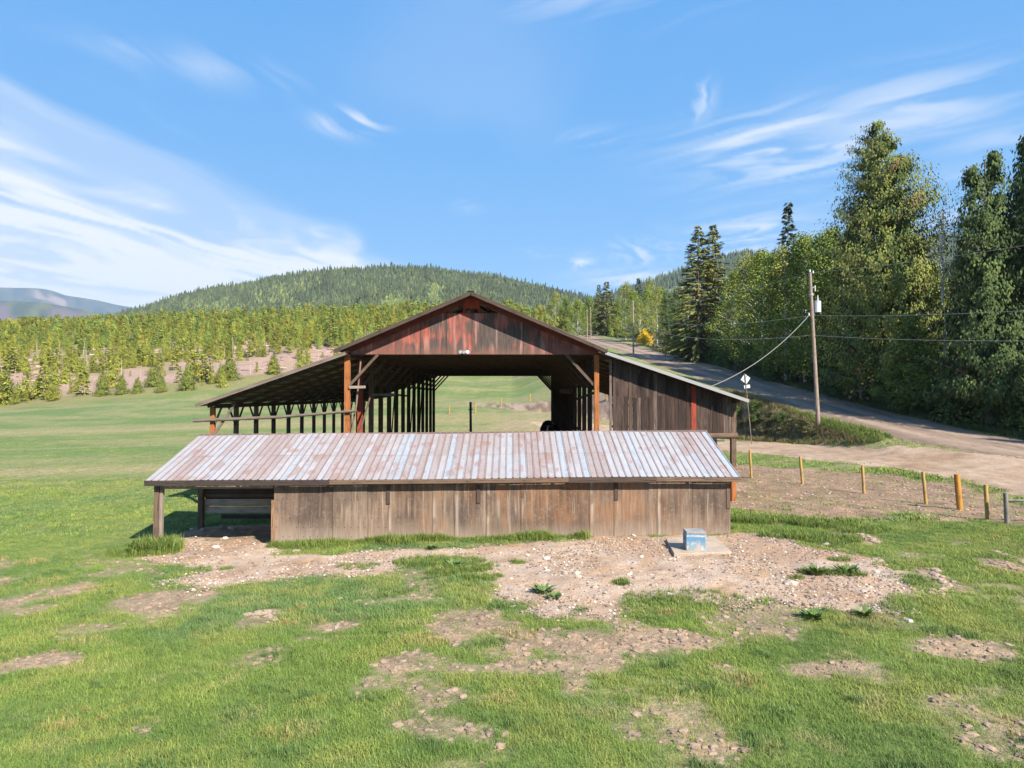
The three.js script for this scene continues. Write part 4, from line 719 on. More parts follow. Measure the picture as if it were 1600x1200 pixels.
  let x = 4.78; while (x < 10.5) {
    const w = .15 + .08 * b(), two = b() < .55 && x < 9, y0 = 3.27 + (b() - .5) * .06, z = ZF + .14 + (b() - .5) * .018, red = x < 8.66 && x + w > 8.58;
    const m = red ? W.red : siding[Math.floor(b() * 6)], y1 = topR(x + w / 2) - .02, mid = 5.0 + (b() - .5) * .1, tilt = (b() - .5) * .02;
    if (two && !red && y1 > 5.3) { P('siding_board', plank(V(x + w / 2, y0, z), V(x + w / 2 + tilt, mid, z), w - .012, .024, V(0, 0, 1), .02), m); P('siding_board', plank(V(x + w / 2 + tilt, mid + .006, z - .008), V(x + w / 2, y1, z - .008), w - .008, .024), siding[Math.floor(b() * 2)]); }
    else P('siding_board', plank(V(x + w / 2, y0, z + (red ? .03 : 0)), V(x + w / 2 + tilt, y1, z + (red ? .03 : 0)), w - .01, .024, V(0, 0, 1), .02), m);
    x += w;
  }
  for (const y of [3.6, 4.6, 5.6]) P('girt', plank(V(4.75, y, ZF + .07), V(y > 5 ? 8 : 10.5, y, ZF + .07), .12, .05), W.dark);
  P('edge_board', plank(V(4.68, -.4, ZF + .12), V(4.68, topR(4.7) - .05, ZF + .12), .10, .1), W.grey);
  P('sill_log', capped(V(4.7, 3.12, ZF + .05), V(10.7, 3.16, ZF + .08), .14, .15, 10, .25), W.mid);
  P('corner_post', plank(V(10.5, -.4, ZF + .05), V(10.52, 1.7, ZF + .05), .2, .2), W.orange); P('corner_post', plank(V(10.52, 1.7, ZF + .06), V(10.54, 4.7, ZF + .06), .22, .2), W.mid);
  for (let k = 0; k < 9; k++) P('stall_board', plank(V(8.6, 1.0 + k * .2, ZF - 1.2), V(9.95, 1.0 + k * .2, ZF - 1.2), .185, .03), k % 2 ? W.plank : W.orange);
  P('stall_wall', plank(V(4.7, .5, ZF - 1.0), V(8.7, .5, ZF - 1.0), 1.2, .03), W.dark);
  P('stall_rail', plank(V(8.4, 2.86, ZF - .9), V(10.4, 2.86, ZF - .9), .1, .08), wood(.2, .27, .18));
  // boarded back half of the right main row
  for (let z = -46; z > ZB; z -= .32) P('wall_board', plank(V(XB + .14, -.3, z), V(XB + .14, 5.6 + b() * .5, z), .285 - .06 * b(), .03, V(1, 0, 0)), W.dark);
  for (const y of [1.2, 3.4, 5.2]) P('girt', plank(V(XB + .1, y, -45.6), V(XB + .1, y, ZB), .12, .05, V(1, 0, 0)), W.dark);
  P('loose_sheet', plank(V(XB - .02, 5.35, -46), V(XB - .02, 5.45, -58), .35, .02, V(1, 0, .05), .15), W.grey);
  // rails, props and odd boards of the front
  P('rail_pole', pole([V(-15.1, 3.88, ZF + .2), V(-11, 4.05, ZF + .22), V(-7.35, 4.34, ZF + .2)], .085, .06), W.grey);
  P('rail_board', plank(V(-7.75, 5.46, ZF + .16), V(-6.95, 5.48, ZF + .16), .13, .05), W.pale); P('rail_board', plank(V(-7.25, 5.1, ZF - 2.6), V(-6.0, 5.12, ZF - 2.6), .13, .05), W.grey);
  P('prop_pole', pole([V(-7.75, 2.6, ZF + .1), V(-7.45, 4.6, ZF - .1), V(-7.28, 6.8, ZF - .3)], .05, .045), W.grey); P('prop_pole', pole([V(-7.5, 3.2, ZF - 1), V(-7.0, 6, ZF - 2.6)], .05, .045), W.rafter);
  P('brace', plank(V(XL - .02, 3.0, ZF + .14), V(XL + 1.1, 4.68, ZF + .14), .12, .05), W.grey);
  P('rail_pole', pole([V(XA, 4.9, ZF - 5.6), V(XA + .05, 5.1, ZF - 14), V(XA, 5.0, ZF - 20)], .07, .06), W.dark);
  for (const [k, y] of [[4, 3.6], [7, 3.2], [9, 4.4]]) P('prop_pole', pole([V(XA, .1, ZF - k * BAY), V(XA, y + 2, ZF - (k + .8) * BAY)], .05, .04), W.dark);
  P('rail_board', plank(V(XB, 5.2, ZF - 1), V(XB, 4.8, ZF - 11), .14, .05, V(1, 0, 0)), W.dark); P('rail_board', plank(V(XB, 2.9, ZF - 4), V(XB, 3.1, ZF - 12), .14, .05, V(1, 0, 0)), W.dark);
}
// ---------------------------------------------------------------- posts, pole line, sign, trough
{
  const yel = wood(.72, .47, .16), gry = wood(.36, .33, .29), org = wood(.80, .38, .07);
  const FL = 'slim yellow wooden post standing in the line right of the barn', FG = 'yellow fence posts right of the barn';
  const posts = [[1174, 747, 1171.5, 703, .075, yel, 'yellow wooden post nearest the barn, first of the row', null], [1254, 757, 1250, 713, .075, yel, 'yellow wooden post second from the barn in the row', null], [1350, 771, 1347.5, 728, .075, yel, 'yellow wooden post third from the barn in the row', null], [1447, 788, 1442, 737, .075, yel, 'yellow wooden post just left of the thick orange post', null], [1500, 797, 1495, 741, .12, org, 'thick orange post, stoutest of the fence row', null], [1543, 813, 1540, 757, .08, yel, 'yellow wooden post between the thick orange post and the grey post', null]];
  for (const [bx, by, tx, ty, r, m, label] of posts) { const g = G(bx, by), top = at(tx, ty, -g.z), dn = V().subVectors(g, top).normalize(); solo('fence_post', capped(g.clone().addScaledVector(dn, .35), top, r, r * .94, 12, .12), m, label, 'fence post', g); }
  const g = G(1574, 818), top = at(1571, 770, -g.z), t = thing('fence_post', 'weathered grey post with a rail running out of view on the right', 'fence post', g);
  part('post', capped(g.clone().add(V(0, -.3, 0)), top, .085, .08, 12, .15), gry, t); part('rail', capped(V(g.x, top.y - .28, g.z + .02), V(g.x + 4.5, top.y - .33, g.z + .9), .055, .05, 8, .2), gry, t);
  for (const [px, py, ty] of [[702, 647, 635], [743, 645, 632], [783, 635, 622], [828, 628, 615], [948, 625, 612], [1020, 620, 608]]) { const b = G(px, py); solo('fence_post', capped(b.clone().add(V(0, -.3, 0)), at(px, ty, -b.z), .11, .10, 8), yel, 'small yellow post in the distant field seen through the barn', 'fence post', b, 'distant yellow posts seen through the barn'); }
  { const b = V(-4.35, H(-4.35, -73), -73), q = thing('gate_post', 'lone grey wooden post seen in the barn opening above the shed roof', 'post', b); part('post', capped(b.clone().add(V(0, -.3, 0)), V(-4.37, 4.35, -73), .15, .13, 10, .15), W.grey, q); part('stub', capped(V(-4.6, 3.55, -72.9), V(-4.1, 3.6, -72.9), .05, .05, 8), W.grey, q); }
}
const wires = [];
{
  const pw = wood(.50, .40, .33), galv = std({ color: C(.42, .43, .44), roughness: .45, metalness: .4 }), cer = std({ color: C(.55, .57, .58), roughness: .3 });
  const base = at(1279.5, 655, 62); base.y = H(base.x, base.z); const top = at(1265.5, 426, 62);
  const t = thing('utility_pole', 'tall wooden power pole with a white transformer beside the road', 'utility pole', base);
  part('pole', capped(base.clone().add(V(0, -1, 0)), top, .19, .13, 12, .06), pw, t);
  const A = (px, py, dz = 0) => { const p = at(px, py, 62); p.z += dz; return p; };
  const tb = A(1277, 488, .1), tt = A(1277, 471, .1); const tr2 = part('transformer', capped(tb, tt, .27, .27, 16), std({ color: C(.62, .66, .66), roughness: .35 }), t); part('lid', capped(tt, tt.clone().add(V(0, .06, 0)), .29, .2, 16), galv, tr2); part('bushing', capped(tt.clone().add(V(0, .06, 0)), tt.clone().add(V(0, .55, 0)), .07, .04, 8), cer, tr2);
  for (const y of [475, 484]) part('bracket', plank(A(1270, y), A(1274, y), .1, .05), galv, t);
  part('cutout', capped(A(1273.5, 446), A(1273.5, 455), .05, .05, 8), cer, t); part('cutout_arm', plank(A(1269, 450), A(1274, 447), .05, .05), galv, t);
  for (const [px, py] of [[1265.5, 425], [1270.5, 427], [1264, 493], [1272.5, 493]]) part('insulator', capped(A(px, py), A(px, py - 4), .08, .05, 8), cer, t);
  part('band', capped(A(1268, 462), A(1268.1, 459), .18, .18, 12), galv, t);
  const far = [];
  for (const [D, px, ty, label] of [[148, 990, 472, 'bare utility pole beyond the barn roof on the left edge of the road'], [236, 918, 486, 'distant utility pole, left one of the pair by the lime-green tree'], [262, 923.5, 481, 'distant utility pole, right one of the pair by the lime-green tree']]) {
    const x = (px - 800) / FOCAL * D, b = V(x, H(x, -D), -D), p = at(px - 1, ty, D), q = thing('utility_pole', label, 'utility pole', b); part('pole', capped(b.clone().add(V(0, -.8, 0)), p, .19, .14, 10), pw, q); part('insulator', capped(p, p.clone().add(V(0, .35, 0)), .08, .05, 6), cer, q); far.push(p);
  }
  const wm = std({ color: C(.34, .34, .33), roughness: .5, metalness: .3 });
  const wire = (p, q, sag, r, label, m = wm) => { const pts = []; for (let k = 0; k <= 24; k++) { const s = k / 24, v = p.clone().lerp(q, s); v.y -= sag * 4 * s * (1 - s); pts.push(v); } solo('overhead_wire', limb(pts, r, r, 5), m, label, 'wire', p); };
  const P2 = far[0], P3 = far[1];
  wire(top, V(33.6, 12.4, -5), 1.0, .010, 'topmost wire running from the power pole out to the right');
  wire(A(1273, 493), V(33.6, 8.6, -5), .9, .012, 'middle wire running from the power pole out to the right'); wire(A(1273, 524), V(33.6, 6.9, -5), .9, .014, 'lowest wire running from the power pole out to the right');
  wire(top, P2, 1.4, .016, 'topmost wire from the power pole back to the pole beyond the barn'); wire(A(1265, 493), P2.clone().add(V(0, -2.6, 0)), 1.5, .018, 'middle wire from the power pole back to the pole beyond the barn'); wire(A(1266, 524), P2.clone().add(V(0, -4.4, 0)), 1.6, .022, 'lowest wire from the power pole back to the pole beyond the barn'); wire(P2, P3, 1.2, .02, 'wire between the distant poles along the road');
  wire(A(1263, 494), V(10.9, 4.95, -46), 1.15, .03, 'thick twisted service cable slanting down from the power pole to the barn', std({ color: C(.2, .195, .185), roughness: .6 }));
  // road sign, seen from behind
  const sb = at(1174.5, 640, 64); sb.y = H(sb.x, sb.z); const st = at(1164, 586, 64), sg = thing('road_sign', 'leaning diamond road sign with a small plate below, seen from behind', 'road sign', sb);
  const alu = std({ color: C(.60, .60, .60), roughness: .4, metalness: .3 }), ax = V().subVectors(st, sb).normalize();
  part('post', plank(sb.clone().addScaledVector(ax, -.4), st.clone().addScaledVector(ax, .1), .07, .06), W.grey, sg);
  const c1 = at(1165.5, 592, 63.95), d1 = new THREE.BoxGeometry(.70, .70, .012); d1.rotateZ(Math.PI / 4 + .17); d1.rotateY(.2); d1.translate(c1.x, c1.y, c1.z - .12); part('diamond_plate', d1, alu, sg);
  const c2 = at(1168, 604, 63.95), d2 = new THREE.BoxGeometry(.60, .30, .012); d2.rotateZ(.15); d2.rotateY(.2); d2.translate(c2.x, c2.y, c2.z - .12); part('tab_plate', d2, alu, sg);
}
{ // trough on its slab
  const q = [G(1041, 846), G(1118, 842), G(1143, 865), G(1054, 871)].map((p) => V(p.x, 0, p.z)), y = H(6, -22.6);
  const s = new THREE.Shape(q.map((p) => new THREE.Vector2(p.x, -p.z))), g = new THREE.ExtrudeGeometry(s, { depth: .16, bevelEnabled: true, bevelSize: .015, bevelThickness: .015, bevelSegments: 1 }); g.rotateX(-Math.PI / 2);
  const gm = G(1090, 858), top = Math.max(...q.map((p) => H(p.x, p.z))) + .05; g.translate(0, top - .16, 0);
  const uv = g.attributes.uv, p = g.attributes.position; for (let i = 0; i < p.count; i++) uv.setXY(i, p.getX(i), -p.getZ(i));
  solo('concrete_slab', g, std({ map: soilMap, color: C(.50, .39, .30), roughness: .95, bumpMap: soilBump, bumpScale: .01 }), 'flat concrete slab under the blue trough', 'concrete slab', V(gm.x, top, gm.z));
  const c = at(1085, 858, -G(1085, 858).z - .35), t = thing('water_trough', 'small square livestock waterer with faded blue front and worn grey rim', 'water trough', V(c.x, top, c.z));
  const bt = tex(256, 256, (u, v) => { const n = fbm(u * 5, v * 5, 4), st = fbm(u * 14, v * 2, 3); let k = mix3([.20, .255, .285], [.085, .20, .31], sstep(.35, .75, v + .5 * (n - .5))); k = mix3(k, [.45, .40, .36], sstep(.5, .64, n) * .7 * sstep(.9, .4, v)); k = mix3(k, [.46, .30, .19], sstep(.22, .05, Math.hypot(u - .62, (v - .16) * .9)) * .9); k = mix3(k, [.40, .46, .50], sstep(.62, .72, st) * .5); return k; }, { srgb: true, wrap: false });
  const blue = std({ map: bt, roughness: .8 }), rim = std({ color: C(.36, .33, .31), roughness: .9, map: soilMap });
  const w0 = .60, w1 = .63, h = .54, pos = [], uvs = [], idx = []; let k = 0;        // tapered body, four sides
  const side = (a, b2, e, f) => { for (const [v, u] of [[a, [0, 0]], [b2, [1, 0]], [e, [1, 1]], [f, [0, 1]]]) { pos.push(...v); uvs.push(...u); } idx.push(k, k + 1, k + 2, k, k + 2, k + 3); k += 4; };
  const cr = (w, yy) => [[-w / 2, yy, w / 2], [w / 2, yy, w / 2], [w / 2, yy, -w / 2], [-w / 2, yy, -w / 2]], lo = cr(w0, -.02), mid = cr(w1 - .02, h * .82), hi = cr(w1 * .90, h);
  for (let i = 0; i < 4; i++) { const j = (i + 1) % 4; side(lo[i], lo[j], mid[j], mid[i]); side(mid[i], mid[j], hi[j], hi[i]); }
  const bg = new THREE.BufferGeometry(); bg.setAttribute('position', new THREE.Float32BufferAttribute(pos, 3)); bg.setAttribute('uv', new THREE.Float32BufferAttribute(uvs, 2)); bg.setIndex(idx); bg.computeVertexNormals(); const R = (g2) => { g2.rotateY(-.06); g2.translate(c.x, top, c.z); return g2; };
  part('body', R(bg), blue, t);
  const rs = new THREE.Shape(), rw = w1 * .45; rs.moveTo(-rw, -rw); rs.lineTo(rw, -rw); rs.lineTo(rw, rw); rs.lineTo(-rw, rw); const hole = new THREE.Path(); hole.absellipse(0, 0, rw * .84, rw * .78, 0, 6.283, true); rs.holes.push(hole);
  const rg = new THREE.ExtrudeGeometry(rs, { depth: .05, bevelEnabled: true, bevelSize: .015, bevelThickness: .012, bevelSegments: 2 }); rg.rotateX(-Math.PI / 2); rg.translate(0, h, 0); part('rim', R(rg), rim, t);
  const bo = new THREE.CylinderGeometry(rw * .85, rw * .85, .03, 20); bo.translate(0, h - .30, 0); part('basin', R(bo), std({ color: C(.05, .045, .04), roughness: .4 }), t);
  const li = new THREE.CylinderGeometry(rw * .86, rw * .85, .34, 20, 1, true); li.translate(0, h - .17, 0); part('liner', R(li), std({ color: C(.03, .026, .024), roughness: .9, side: THREE.DoubleSide }), t);
}
{ // heap under black plastic inside the barn
  const g = new THREE.SphereGeometry(1, 26, 16), p = g.attributes.position; for (let i = 0; i < p.count; i++) { const x = p.getX(i), y = p.getY(i), z = p.getZ(i), q = 1 + (noise(x * 3 + 9, y * 3 + z * 2 + 9) - .5) * .5 + (noise(x * 9 + 19, y * 7 + z * 8 + 30) - .5) * .16; p.setXYZ(i, x * q * 1.0, Math.max(-.1, y * q * 2.7), z * q * 2.2); }
  g.computeVertexNormals(); g.translate(3.3, .0, -60); solo('plastic_heap', g, std({ color: C(.02, .02, .022), roughness: .28 }), 'heap covered in shiny black plastic against the boarded wall inside the barn', 'covered heap', V(3.3, 0, -60));
}
{ // hut at the far trees
  const [x, z] = seenAt(1006, 200), y = H(x, z), t = thing('hut', 'small grey hut half hidden by trees at the far bend of the road', 'hut', V(x, y, z));
  const w = new THREE.BoxGeometry(4, 3.4, 4); w.translate(x, y + 1.5, z); part('wall', w, W.pale, t);
  for (const s of [-1, 1]) part('roof', plank(V(x + s * 2.6, y + 2.9, z), V(x, y + 4.5, z), 5, .12, V(s * .55, .83, 0)), W.dark, t);
  part('door', plank(V(x - .6, y, z + 2.03), V(x - .6, y + 2, z + 2.03), .9, .05), W.dark, t);
}

// ---------------------------------------------------------------- stones
function stone(seed, det = 1, jag = .55) { const g = new THREE.IcosahedronGeometry(1, det), p = g.attributes.position, r = rng(seed), o = r() * 50; for (let i = 0; i < p.count; i++) { const x = p.getX(i), y = p.getY(i), z = p.getZ(i), q = 1 - jag * .5 + jag * noise(x * (1.2 + jag) + o, y * (1.2 + jag) + z * 1.3 + o); p.setXYZ(i, x * q, y * q * .7, z * q); } g.computeVertexNormals(); return g; }
const stoneMat = std({ roughness: .9, color: C(1, 1, 1), map: soilMap });
{
  const r = rng(404), shapes = [stone(1), stone(2), stone(3), stone(4)];
  const pale = [C(.64, .56, .47), C(.50, .41, .33), C(.78, .71, .63)].map((color) => std({ color, roughness: .85, map: barkMap }));
  const list = [[854, 874, 12], [864, 880, 9], [901, 898, 13], [904, 902, 10], [883, 897, 9], [893, 891, 7], [928, 919, 10], [855, 892, 9], [852, 888, 7], [824, 868, 7], [834, 859, 6], [885, 884, 7], [1022, 915, 11], [1070, 928, 9], [1084, 919, 9], [1046, 929, 8], [1110, 930, 8], [1119, 944, 8], [1098, 966, 9], [1236, 914, 18], [1216, 915, 9], [1369, 894, 10], [1292, 852, 11], [1350, 925, 10], [1358, 918, 9], [1376, 918, 10], [1371, 928, 8], [1352, 932, 8], [1380, 908, 8], [1421, 972, 12], [532, 936, 8], [526, 981, 10], [1009, 926, 7], [983, 899, 8], [976, 892, 8], [930, 918, 8], [946, 926, 6], [1060, 872, 7], [1002, 871, 8], [990, 838, 7], [776, 895, 8], [460, 862, 9], [466, 862, 8], [338, 856, 10], [352, 842, 9], [236, 845, 10], [233, 869, 9], [268, 862, 8], [346, 860, 8], [300, 828, 8], [347, 824, 9], [362, 826, 9], [317, 828, 7], [1205, 836, 8], [1214, 838, 8], [1306, 870, 8], [1270, 846, 7], [385, 868, 8], [420, 866, 7], [1148, 872, 7]];
  for (const [px, py, w] of list) {
    const g = G(px, py), s = w * -g.z / FOCAL * .55, big = px === 1236, m = shade(new THREE.Mesh(shapes[Math.floor(r() * 4)], pale[Math.floor(r() * 3)])); m.name = numbered('stone'); m.position.set(g.x, g.y + s * .1, g.z); m.scale.set(s * (big ? 1.3 : 1), s * (.8 + .3 * r()), s); m.rotation.y = r() * 6;
    scene.add(tag(m, big ? 'largest white oblong stone, right part of the gravel yard' : 'pale loose stone lying on the dirt in front of the shed', 'stone', big ? undefined : 'pale stones on the dirt yard'));
  }
  const peb = [];
  for (let k = 0; k < 42000; k++) {
    const x = mix(fYard0.lo[0], fYard0.hi[0], r()), D = mix(fYard0.lo[1] - .5, 27, r()); if (fYard(x, D) < -.25 || fStall(x, D) > .2 && x > -8.5) continue;
    if (r() > mix(.25, 1, sstep(.4, .62, fbm(x * .6 + 2, D * .6, 3)))) continue;
    const s = .010 + .036 * r() ** 3.5, q = r(), c = q < .16 ? [.74, .63, .52] : q < .55 ? [.56, .385, .26] : [.26, .185, .14], v = .7 + .5 * r(); peb.push([x, H(x, -D) + .016 + s * .2, -D, s, s * (.7 + .4 * r()), r() * 6, c.map((a) => a * v)]);
  }
  for (let k = 0; k < 6000; k++) { const D = 24 + r() * 30, x = 8 + r() * 22; if (Math.max(fSoil(x, D), fDrive(x, D)) < 0) continue; const s = .014 + .075 * r() ** 4, v = .5 + .6 * r(); peb.push([x, H(x, -D) + .01, -D, s, s * .8, r() * 6, [.52 * v, .38 * v, .28 * v]]); }
  scatter('gravel', stone(9, 0), stoneMat, peb, 'loose pebbles strewn over the bare dirt');
  const clod = [];
  for (let k = 0; k < 30000; k++) { const D = 8 + r() * 18, x = (r() - .5) * 1.7 * D, b = bare(x, D); if (b < .3 || fYard(x, D) > 0 || r() > b) continue; const s = .014 + .075 * r() ** 4, v = .75 + .5 * r(); clod.push([x, H(x, -D) + s * .02, -D, s, s * (.4 + .4 * r()), r() * 6, [.36 * v, .245 * v, .165 * v]]); }
  scatter('dirt_clods', stone(13, 1, 1.1), stoneMat, clod, 'crumbled clods of trampled soil among the grass');
  // turned ridges of mud at the right
  for (const [pts, label] of [[[[1459, 888], [1468, 903], [1480, 916], [1474, 924], [1462, 930]], 'curved ridge of dried mud in the grass right of the yard'], [[[1370, 873], [1378, 882], [1374, 892]], 'short ridge of dried mud at the right end of the yard'], [[[1345, 835], [1360, 843], [1376, 850]], 'dark broken turf edge in the grass below the fence posts'], [[[1556, 860], [1570, 868], [1598, 880]], 'dark broken turf edge near the right margin'], [[[388, 962], [412, 958], [428, 974]], 'lump of turned reddish soil in the grass left of centre']]) {
    const P3 = pts.map(([px, py]) => G(px, py)), geos = []; for (let i = 0; i < P3.length - 1; i++) for (let k = 0; k < 16; k++) { const p = P3[i].clone().lerp(P3[i + 1], (k + r() * .9) / 16), g = stone(600 + i * 19 + k, 1); const s = .03 + .10 * r() * r(); p.x += (r() - .5) * .22; p.z += (r() - .5) * .22; g.scale(s, s * .7, s); g.rotateY(r() * 6); g.translate(p.x + (r() - .5) * .1, H(p.x, p.z) + .02, p.z); geos.push(g); }
    solo('mud_ridge', mergeGeometries(geos), std({ color: C(.46, .32, .23), map: soilMap, roughness: 1 }), label, 'mud ridge', P3[0]);
  }
}

// ---------------------------------------------------------------- grass and weeds
function tuft(seed, n, spreadR, h, w, lean = .6) {
  const r = rng(seed), pos = [], col = [];
  for (let k = 0; k < n; k++) {
    const a = r() * 6.2832, q = Math.sqrt(r()) * spreadR, bx = Math.cos(a) * q, bz = Math.sin(a) * q, hh = h * (.5 + .7 * r()), t = r() * 6.2832, ln = hh * lean * (.3 + r()), dx = Math.cos(t), dz = Math.sin(t), ww = w * (.7 + .6 * r());
    const P = (s, side) => [bx + dx * ln * s * s - dz * side, hh * (s - .18 * s * s), bz + dz * ln * s * s + dx * side], c = vary(r, [.80, .86, .75], [1.28, 1.16, 1.05]), A = P(0, ww), B = P(0, -ww), Cc = P(.55, ww * .8), Dd = P(.55, -ww * .8), E = P(1, 0);
    pos.push(...A, ...B, ...Dd, ...A, ...Dd, ...Cc, ...Cc, ...Dd, ...E); for (let i = 0; i < 9; i++) col.push(...c);
  }
  const g = new THREE.BufferGeometry(); g.setAttribute('position', new THREE.Float32BufferAttribute(pos, 3)); g.setAttribute('color', new THREE.Float32BufferAttribute(col, 3)); g.computeVertexNormals(); return g;
}
const grassMat = std({ vertexColors: true, roughness: .85, side: THREE.DoubleSide });
{
  const r = rng(2024), near = [], far = [], tall = [], big = (x, D) => fbm(x * .35, D * .35 + 3, 3);
  const hue = (x, D) => { const n = fbm(x * .5 + 2, D * .5, 3), m = fbm(x * .16 + 7, D * .16, 2); let c = mix3([.085, .155, .028], [.18, .245, .046], clamp(n * 1.5 - .25)); c = mix3(c, [.08, .155, .064], sstep(.48, .64, m) * .6 * sstep(8, -6, x)); c = mix3(c, [.235, .255, .06], sstep(.47, .64, fbm(x * 1.1 + 30, D * 1.1, 3)) * .6 + .25 * sstep(3, 12, x) * sstep(24, 18, D)); c = mix3(c, [.34, .29, .14], sstep(.64, .78, fbm(x * 1.6 + 3, D * 1.6 + 9, 3)) * .45 * sstep(-16, 0, x)); const v = .75 + .5 * r(); return c.map((q) => q * v); };
  const add = (n, d0, d1, list, size, keep = () => 1) => { for (let k = 0; k < n; k++) { const D = Math.sqrt(mix(d0 * d0, d1 * d1, r())), x = (r() - .5) * (1.66 * D + 7), cov = grassCover(x, D); if (r() > cov * keep(x, D)) continue; const s = size * (.55 + .75 * r()) * (.65 + .7 * big(x, D)) * mix(1, .62, sstep(-8, -15, x) * sstep(14, 20, D)) * mix(1, .5, bare(x, D)); list.push([x, H(x, -D) - .008, -D, s * (.9 + .4 * r()), s, r() * 6, hue(x, D)]); } };
  add(66000, 7.5, 16, near, .66); add(90000, 16, 27, near, .78); add(42000, 27, 44, far, 1.0, (x, D) => (1 - .6 * tan(x, D))); add(40000, 44, 92, far, 1.0, (x, D) => (1 - .7 * tan(x, D)) * sstep(92, 55, D));
  // strays on the yard, and ranker growth along the shed wall, round the post, on the bank
  const strip = (n, f, s0, s1) => { for (let k = 0; k < n; k++) { const [x, D] = f(r); const s = mix(s0, s1, r()); tall.push([x, H(x, -D) - .01, -D, s, s * (.8 + .4 * r()), r() * 6, mix3([.07, .125, .022], [.15, .20, .038], r())]); } };
  for (let k = 0; k < 1500; k++) { const x = mix(-13, 2.6, k / 1500) + r() * .1; if (x < -8.6) continue; const D = 24.68 - Math.abs(r() + r() - 1) * .62 * (.5 + noise(x * .8, 2)), s = (.5 + .6 * r()) * (.5 + .9 * noise(x * 1.1 + 4, 8)); tall.push([x, H(x, -D) - .01, -D, s, s, r() * 6, mix3([.075, .13, .022], [.165, .21, .04], r())]); }
  strip(330, (q) => { const a = q() * 6.28, d = Math.sqrt(q()) * .75; return [-12.45 + Math.cos(a) * d, 24.35 + Math.sin(a) * d * .8]; }, 1.2, 2.0); strip(120, (q) => { const a = q() * 6.28, d = Math.sqrt(q()) * .6; return [-13.4 + Math.cos(a) * d, 24.1 + Math.sin(a) * d]; }, .5, .9);
  for (const [px, py, rad, n, s] of [[664, 880, .75, 220, .6], [720, 880, .6, 150, .6], [735, 893, .5, 120, .6], [760, 885, .3, 50, .5], [970, 913, .2, 40, .6], [810, 880, .25, 40, .5], [755, 905, .45, 90, .6], [700, 895, .5, 90, .7], [1322, 898, .42, 90, .6], [1275, 896, .35, 60, .6], [1245, 905, .18, 26, .5], [560, 886, .5, 70, .45], [354, 890, .2, 26, .5], [310, 890, .35, 40, .45], [1310, 876, .3, 40, .5], [1080, 938, 1.0, 130, .5], [1030, 934, .7, 80, .5], [1290, 820, 1.0, 240, .9], [1240, 838, .9, 200, .8], [1200, 815, 1.0, 260, .9], [1160, 815, .7, 190, .9], [1300, 845, .8, 170, .8], [1340, 830, .9, 150, .7]]) { const g = G(px, py); strip(n, (q) => { const a = q() * 6.28, d = Math.sqrt(q()) * rad; return [g.x + Math.cos(a) * d * 1.3, -g.z + Math.sin(a) * d * .8]; }, s * .7, s * 1.3); }
  for (let k = 0; k < 15000; k++) { const D = 53 + r() * 26, x = 12 + r() * 20, bd = bankDist(x, D); if (bd < -2.2 || bd > 7 || fRoad(x, D) > -.2 || fDrive(x, D) > .2) continue; const s = .9 + 1.1 * r(); if (x < 27 && r() < .45) continue; tall.push([x, H(x, -D) - .01, -D, s, s, r() * 6, x > 27.5 || bd > 3 ? mix3([.08, .135, .024], [.17, .21, .045], r()) : mix3([.10, .10, .035], [.17, .13, .06], r())]); }
  for (let k = 0; k < 5200; k++) { const D = 40 + r() * 90, x = roadX(D) + 4.4 + r() * 5; const s = 1 + 1.2 * r(); tall.push([x, H(x, -D), -D, s, s, r() * 6, mix3([.05, .075, .02], [.12, .12, .04], r())]); }
  for (let k = 0; k < 150; k++) { const D = 9 + r() * 15, cx = (r() - .5) * 1.6 * D, rr = .15 + .35 * r(), n = Math.round(10 + 60 * rr); if (grassCover(cx, D) < .5) continue; const dk = r(); for (let q = 0; q < n; q++) { const a = r() * 6.28, d = Math.sqrt(r()) * rr, x = cx + Math.cos(a) * d * 1.4, z = -D + Math.sin(a) * d, s = (.4 + .45 * r()) * (1 - .5 * d / rr); tall.push([x, H(x, z) - .01, z, s, s, r() * 6, dk < .7 ? mix3([.055, .115, .030], [.11, .175, .045], r()) : mix3([.20, .19, .06], [.30, .26, .11], r())]); } }
  scatter('grass', tuft(1, 18, .15, .105, .0038), grassMat, near.filter((_, i) => i % 2), 'short green grass in the foreground'); scatter('grass', tuft(2, 16, .15, .135, .004, .9), grassMat, near.filter((_, i) => !(i % 2)), 'short green grass in the foreground');
  scatter('field_grass', tuft(3, 13, .26, .14, .009), grassMat, far, 'green grass of the hay field'); scatter('tall_grass', tuft(4, 16, .13, .30, .0075, .5), grassMat, tall, 'rank grass along the shed wall, the yard and the road bank');
}
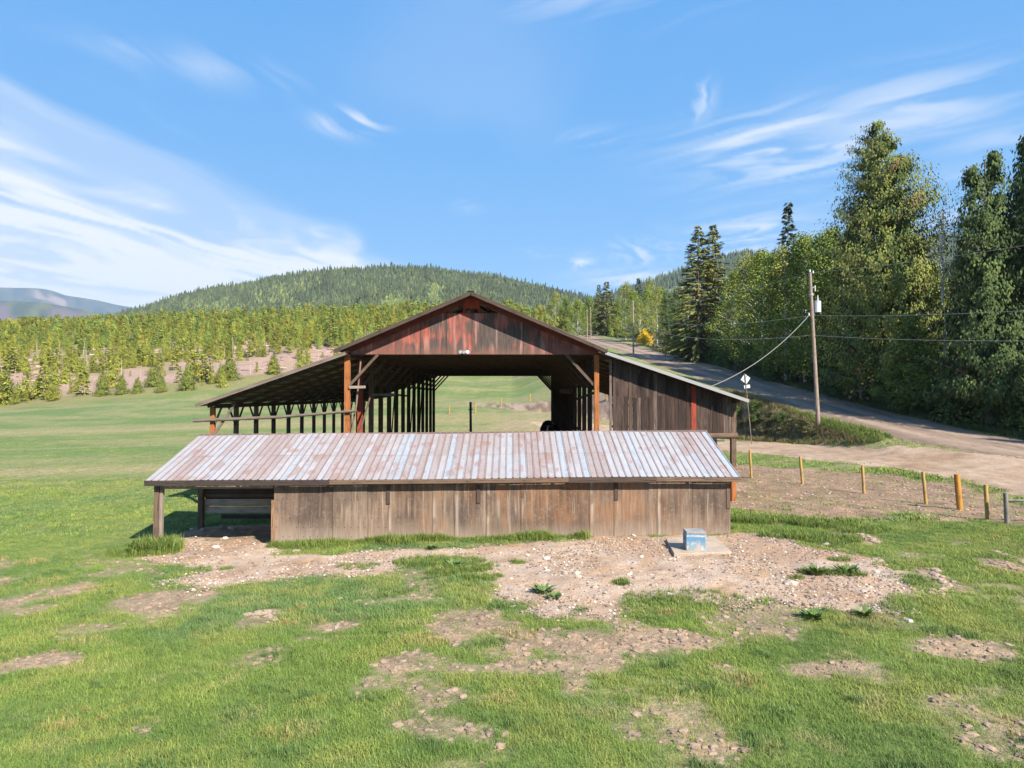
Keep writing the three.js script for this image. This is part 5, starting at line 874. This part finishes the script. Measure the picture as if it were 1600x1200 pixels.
{ // broad-leaved weeds
  const mk = (seed, n, rad, leaf, a, b) => { const r = rng(seed), L = new Leaves(); for (let k = 0; k < n; k++) { const t = r() * 6.283, q = Math.sqrt(r()) * rad * .5, up = .25 + r() * .9, d = V(Math.cos(t), up, Math.sin(t)).normalize(), nn = V(-Math.cos(t) * up, 1, -Math.sin(t) * up).normalize(), c = vary(r, a, b); L.blade(V(Math.cos(t) * q, r() * rad * .25, Math.sin(t) * q), d, leaf * (.6 + .7 * r()), leaf * (.35 + .2 * r()), nn, c); } return L.geo(); };
  const dock = [mk(1, 46, .34, .26, [.055, .11, .02], [.13, .19, .035]), mk(2, 70, .42, .2, [.06, .11, .025], [.12, .17, .04]), mk(3, 40, .26, .15, [.07, .12, .03], [.14, .19, .04])], stem = std({ color: C(.10, .14, .04) });
  let n = 0; for (const [px, py, s, k, label] of [[1110, 832, 1.0, 0, 'leafy green weed against the shed wall right of the trough'], [1139, 829, .75, 0, 'smaller leafy weed at the right corner of the shed wall'], [849, 928, 1.0, 1, 'bushy weed standing in the dirt at the edge of the foreground grass'], [1276, 898, 1.1, 1, 'low weed in the dirt next to the large white stone'], [1322, 897, 1.15, 1, 'spreading weed in the dirt right of the large white stone'], [712, 888, 1.1, 1, 'dark leafy weed at the left end of the stony dirt'], [972, 914, .7, 2, 'small round weed alone in the middle of the dirt yard'], [1062, 830, .5, 2, 'small weed at the wall just left of the trough'], [865, 936, .7, 1, 'weed beside the bushy one at the edge of the grass'], [1272, 968, .9, 0, 'broad-leaved weed in the grass below the yard'], [1350, 963, .8, 0, 'broad-leaved weed in the grass under the right end of the yard'], [676, 858, .7, 1, 'weed in the grass strip under the shed wall']]) {
    const g = G(px, py), t = thing('weed', label, 'weed', V(g.x, H(g.x, g.z), g.z)); t.rotation.y = n++ * 1.7; t.scale.setScalar(s); const m = shade(new THREE.Mesh(dock[k], grassMat)); m.name = 'leaves'; t.add(m); const st = shade(new THREE.Mesh(limb([V(0, -.05, 0), V(.01, .15, 0), V(0, .3, .02)], .012, .006, 5), stem)); st.name = 'stem'; t.add(st);
  }
}
renderer.render(scene, camera);
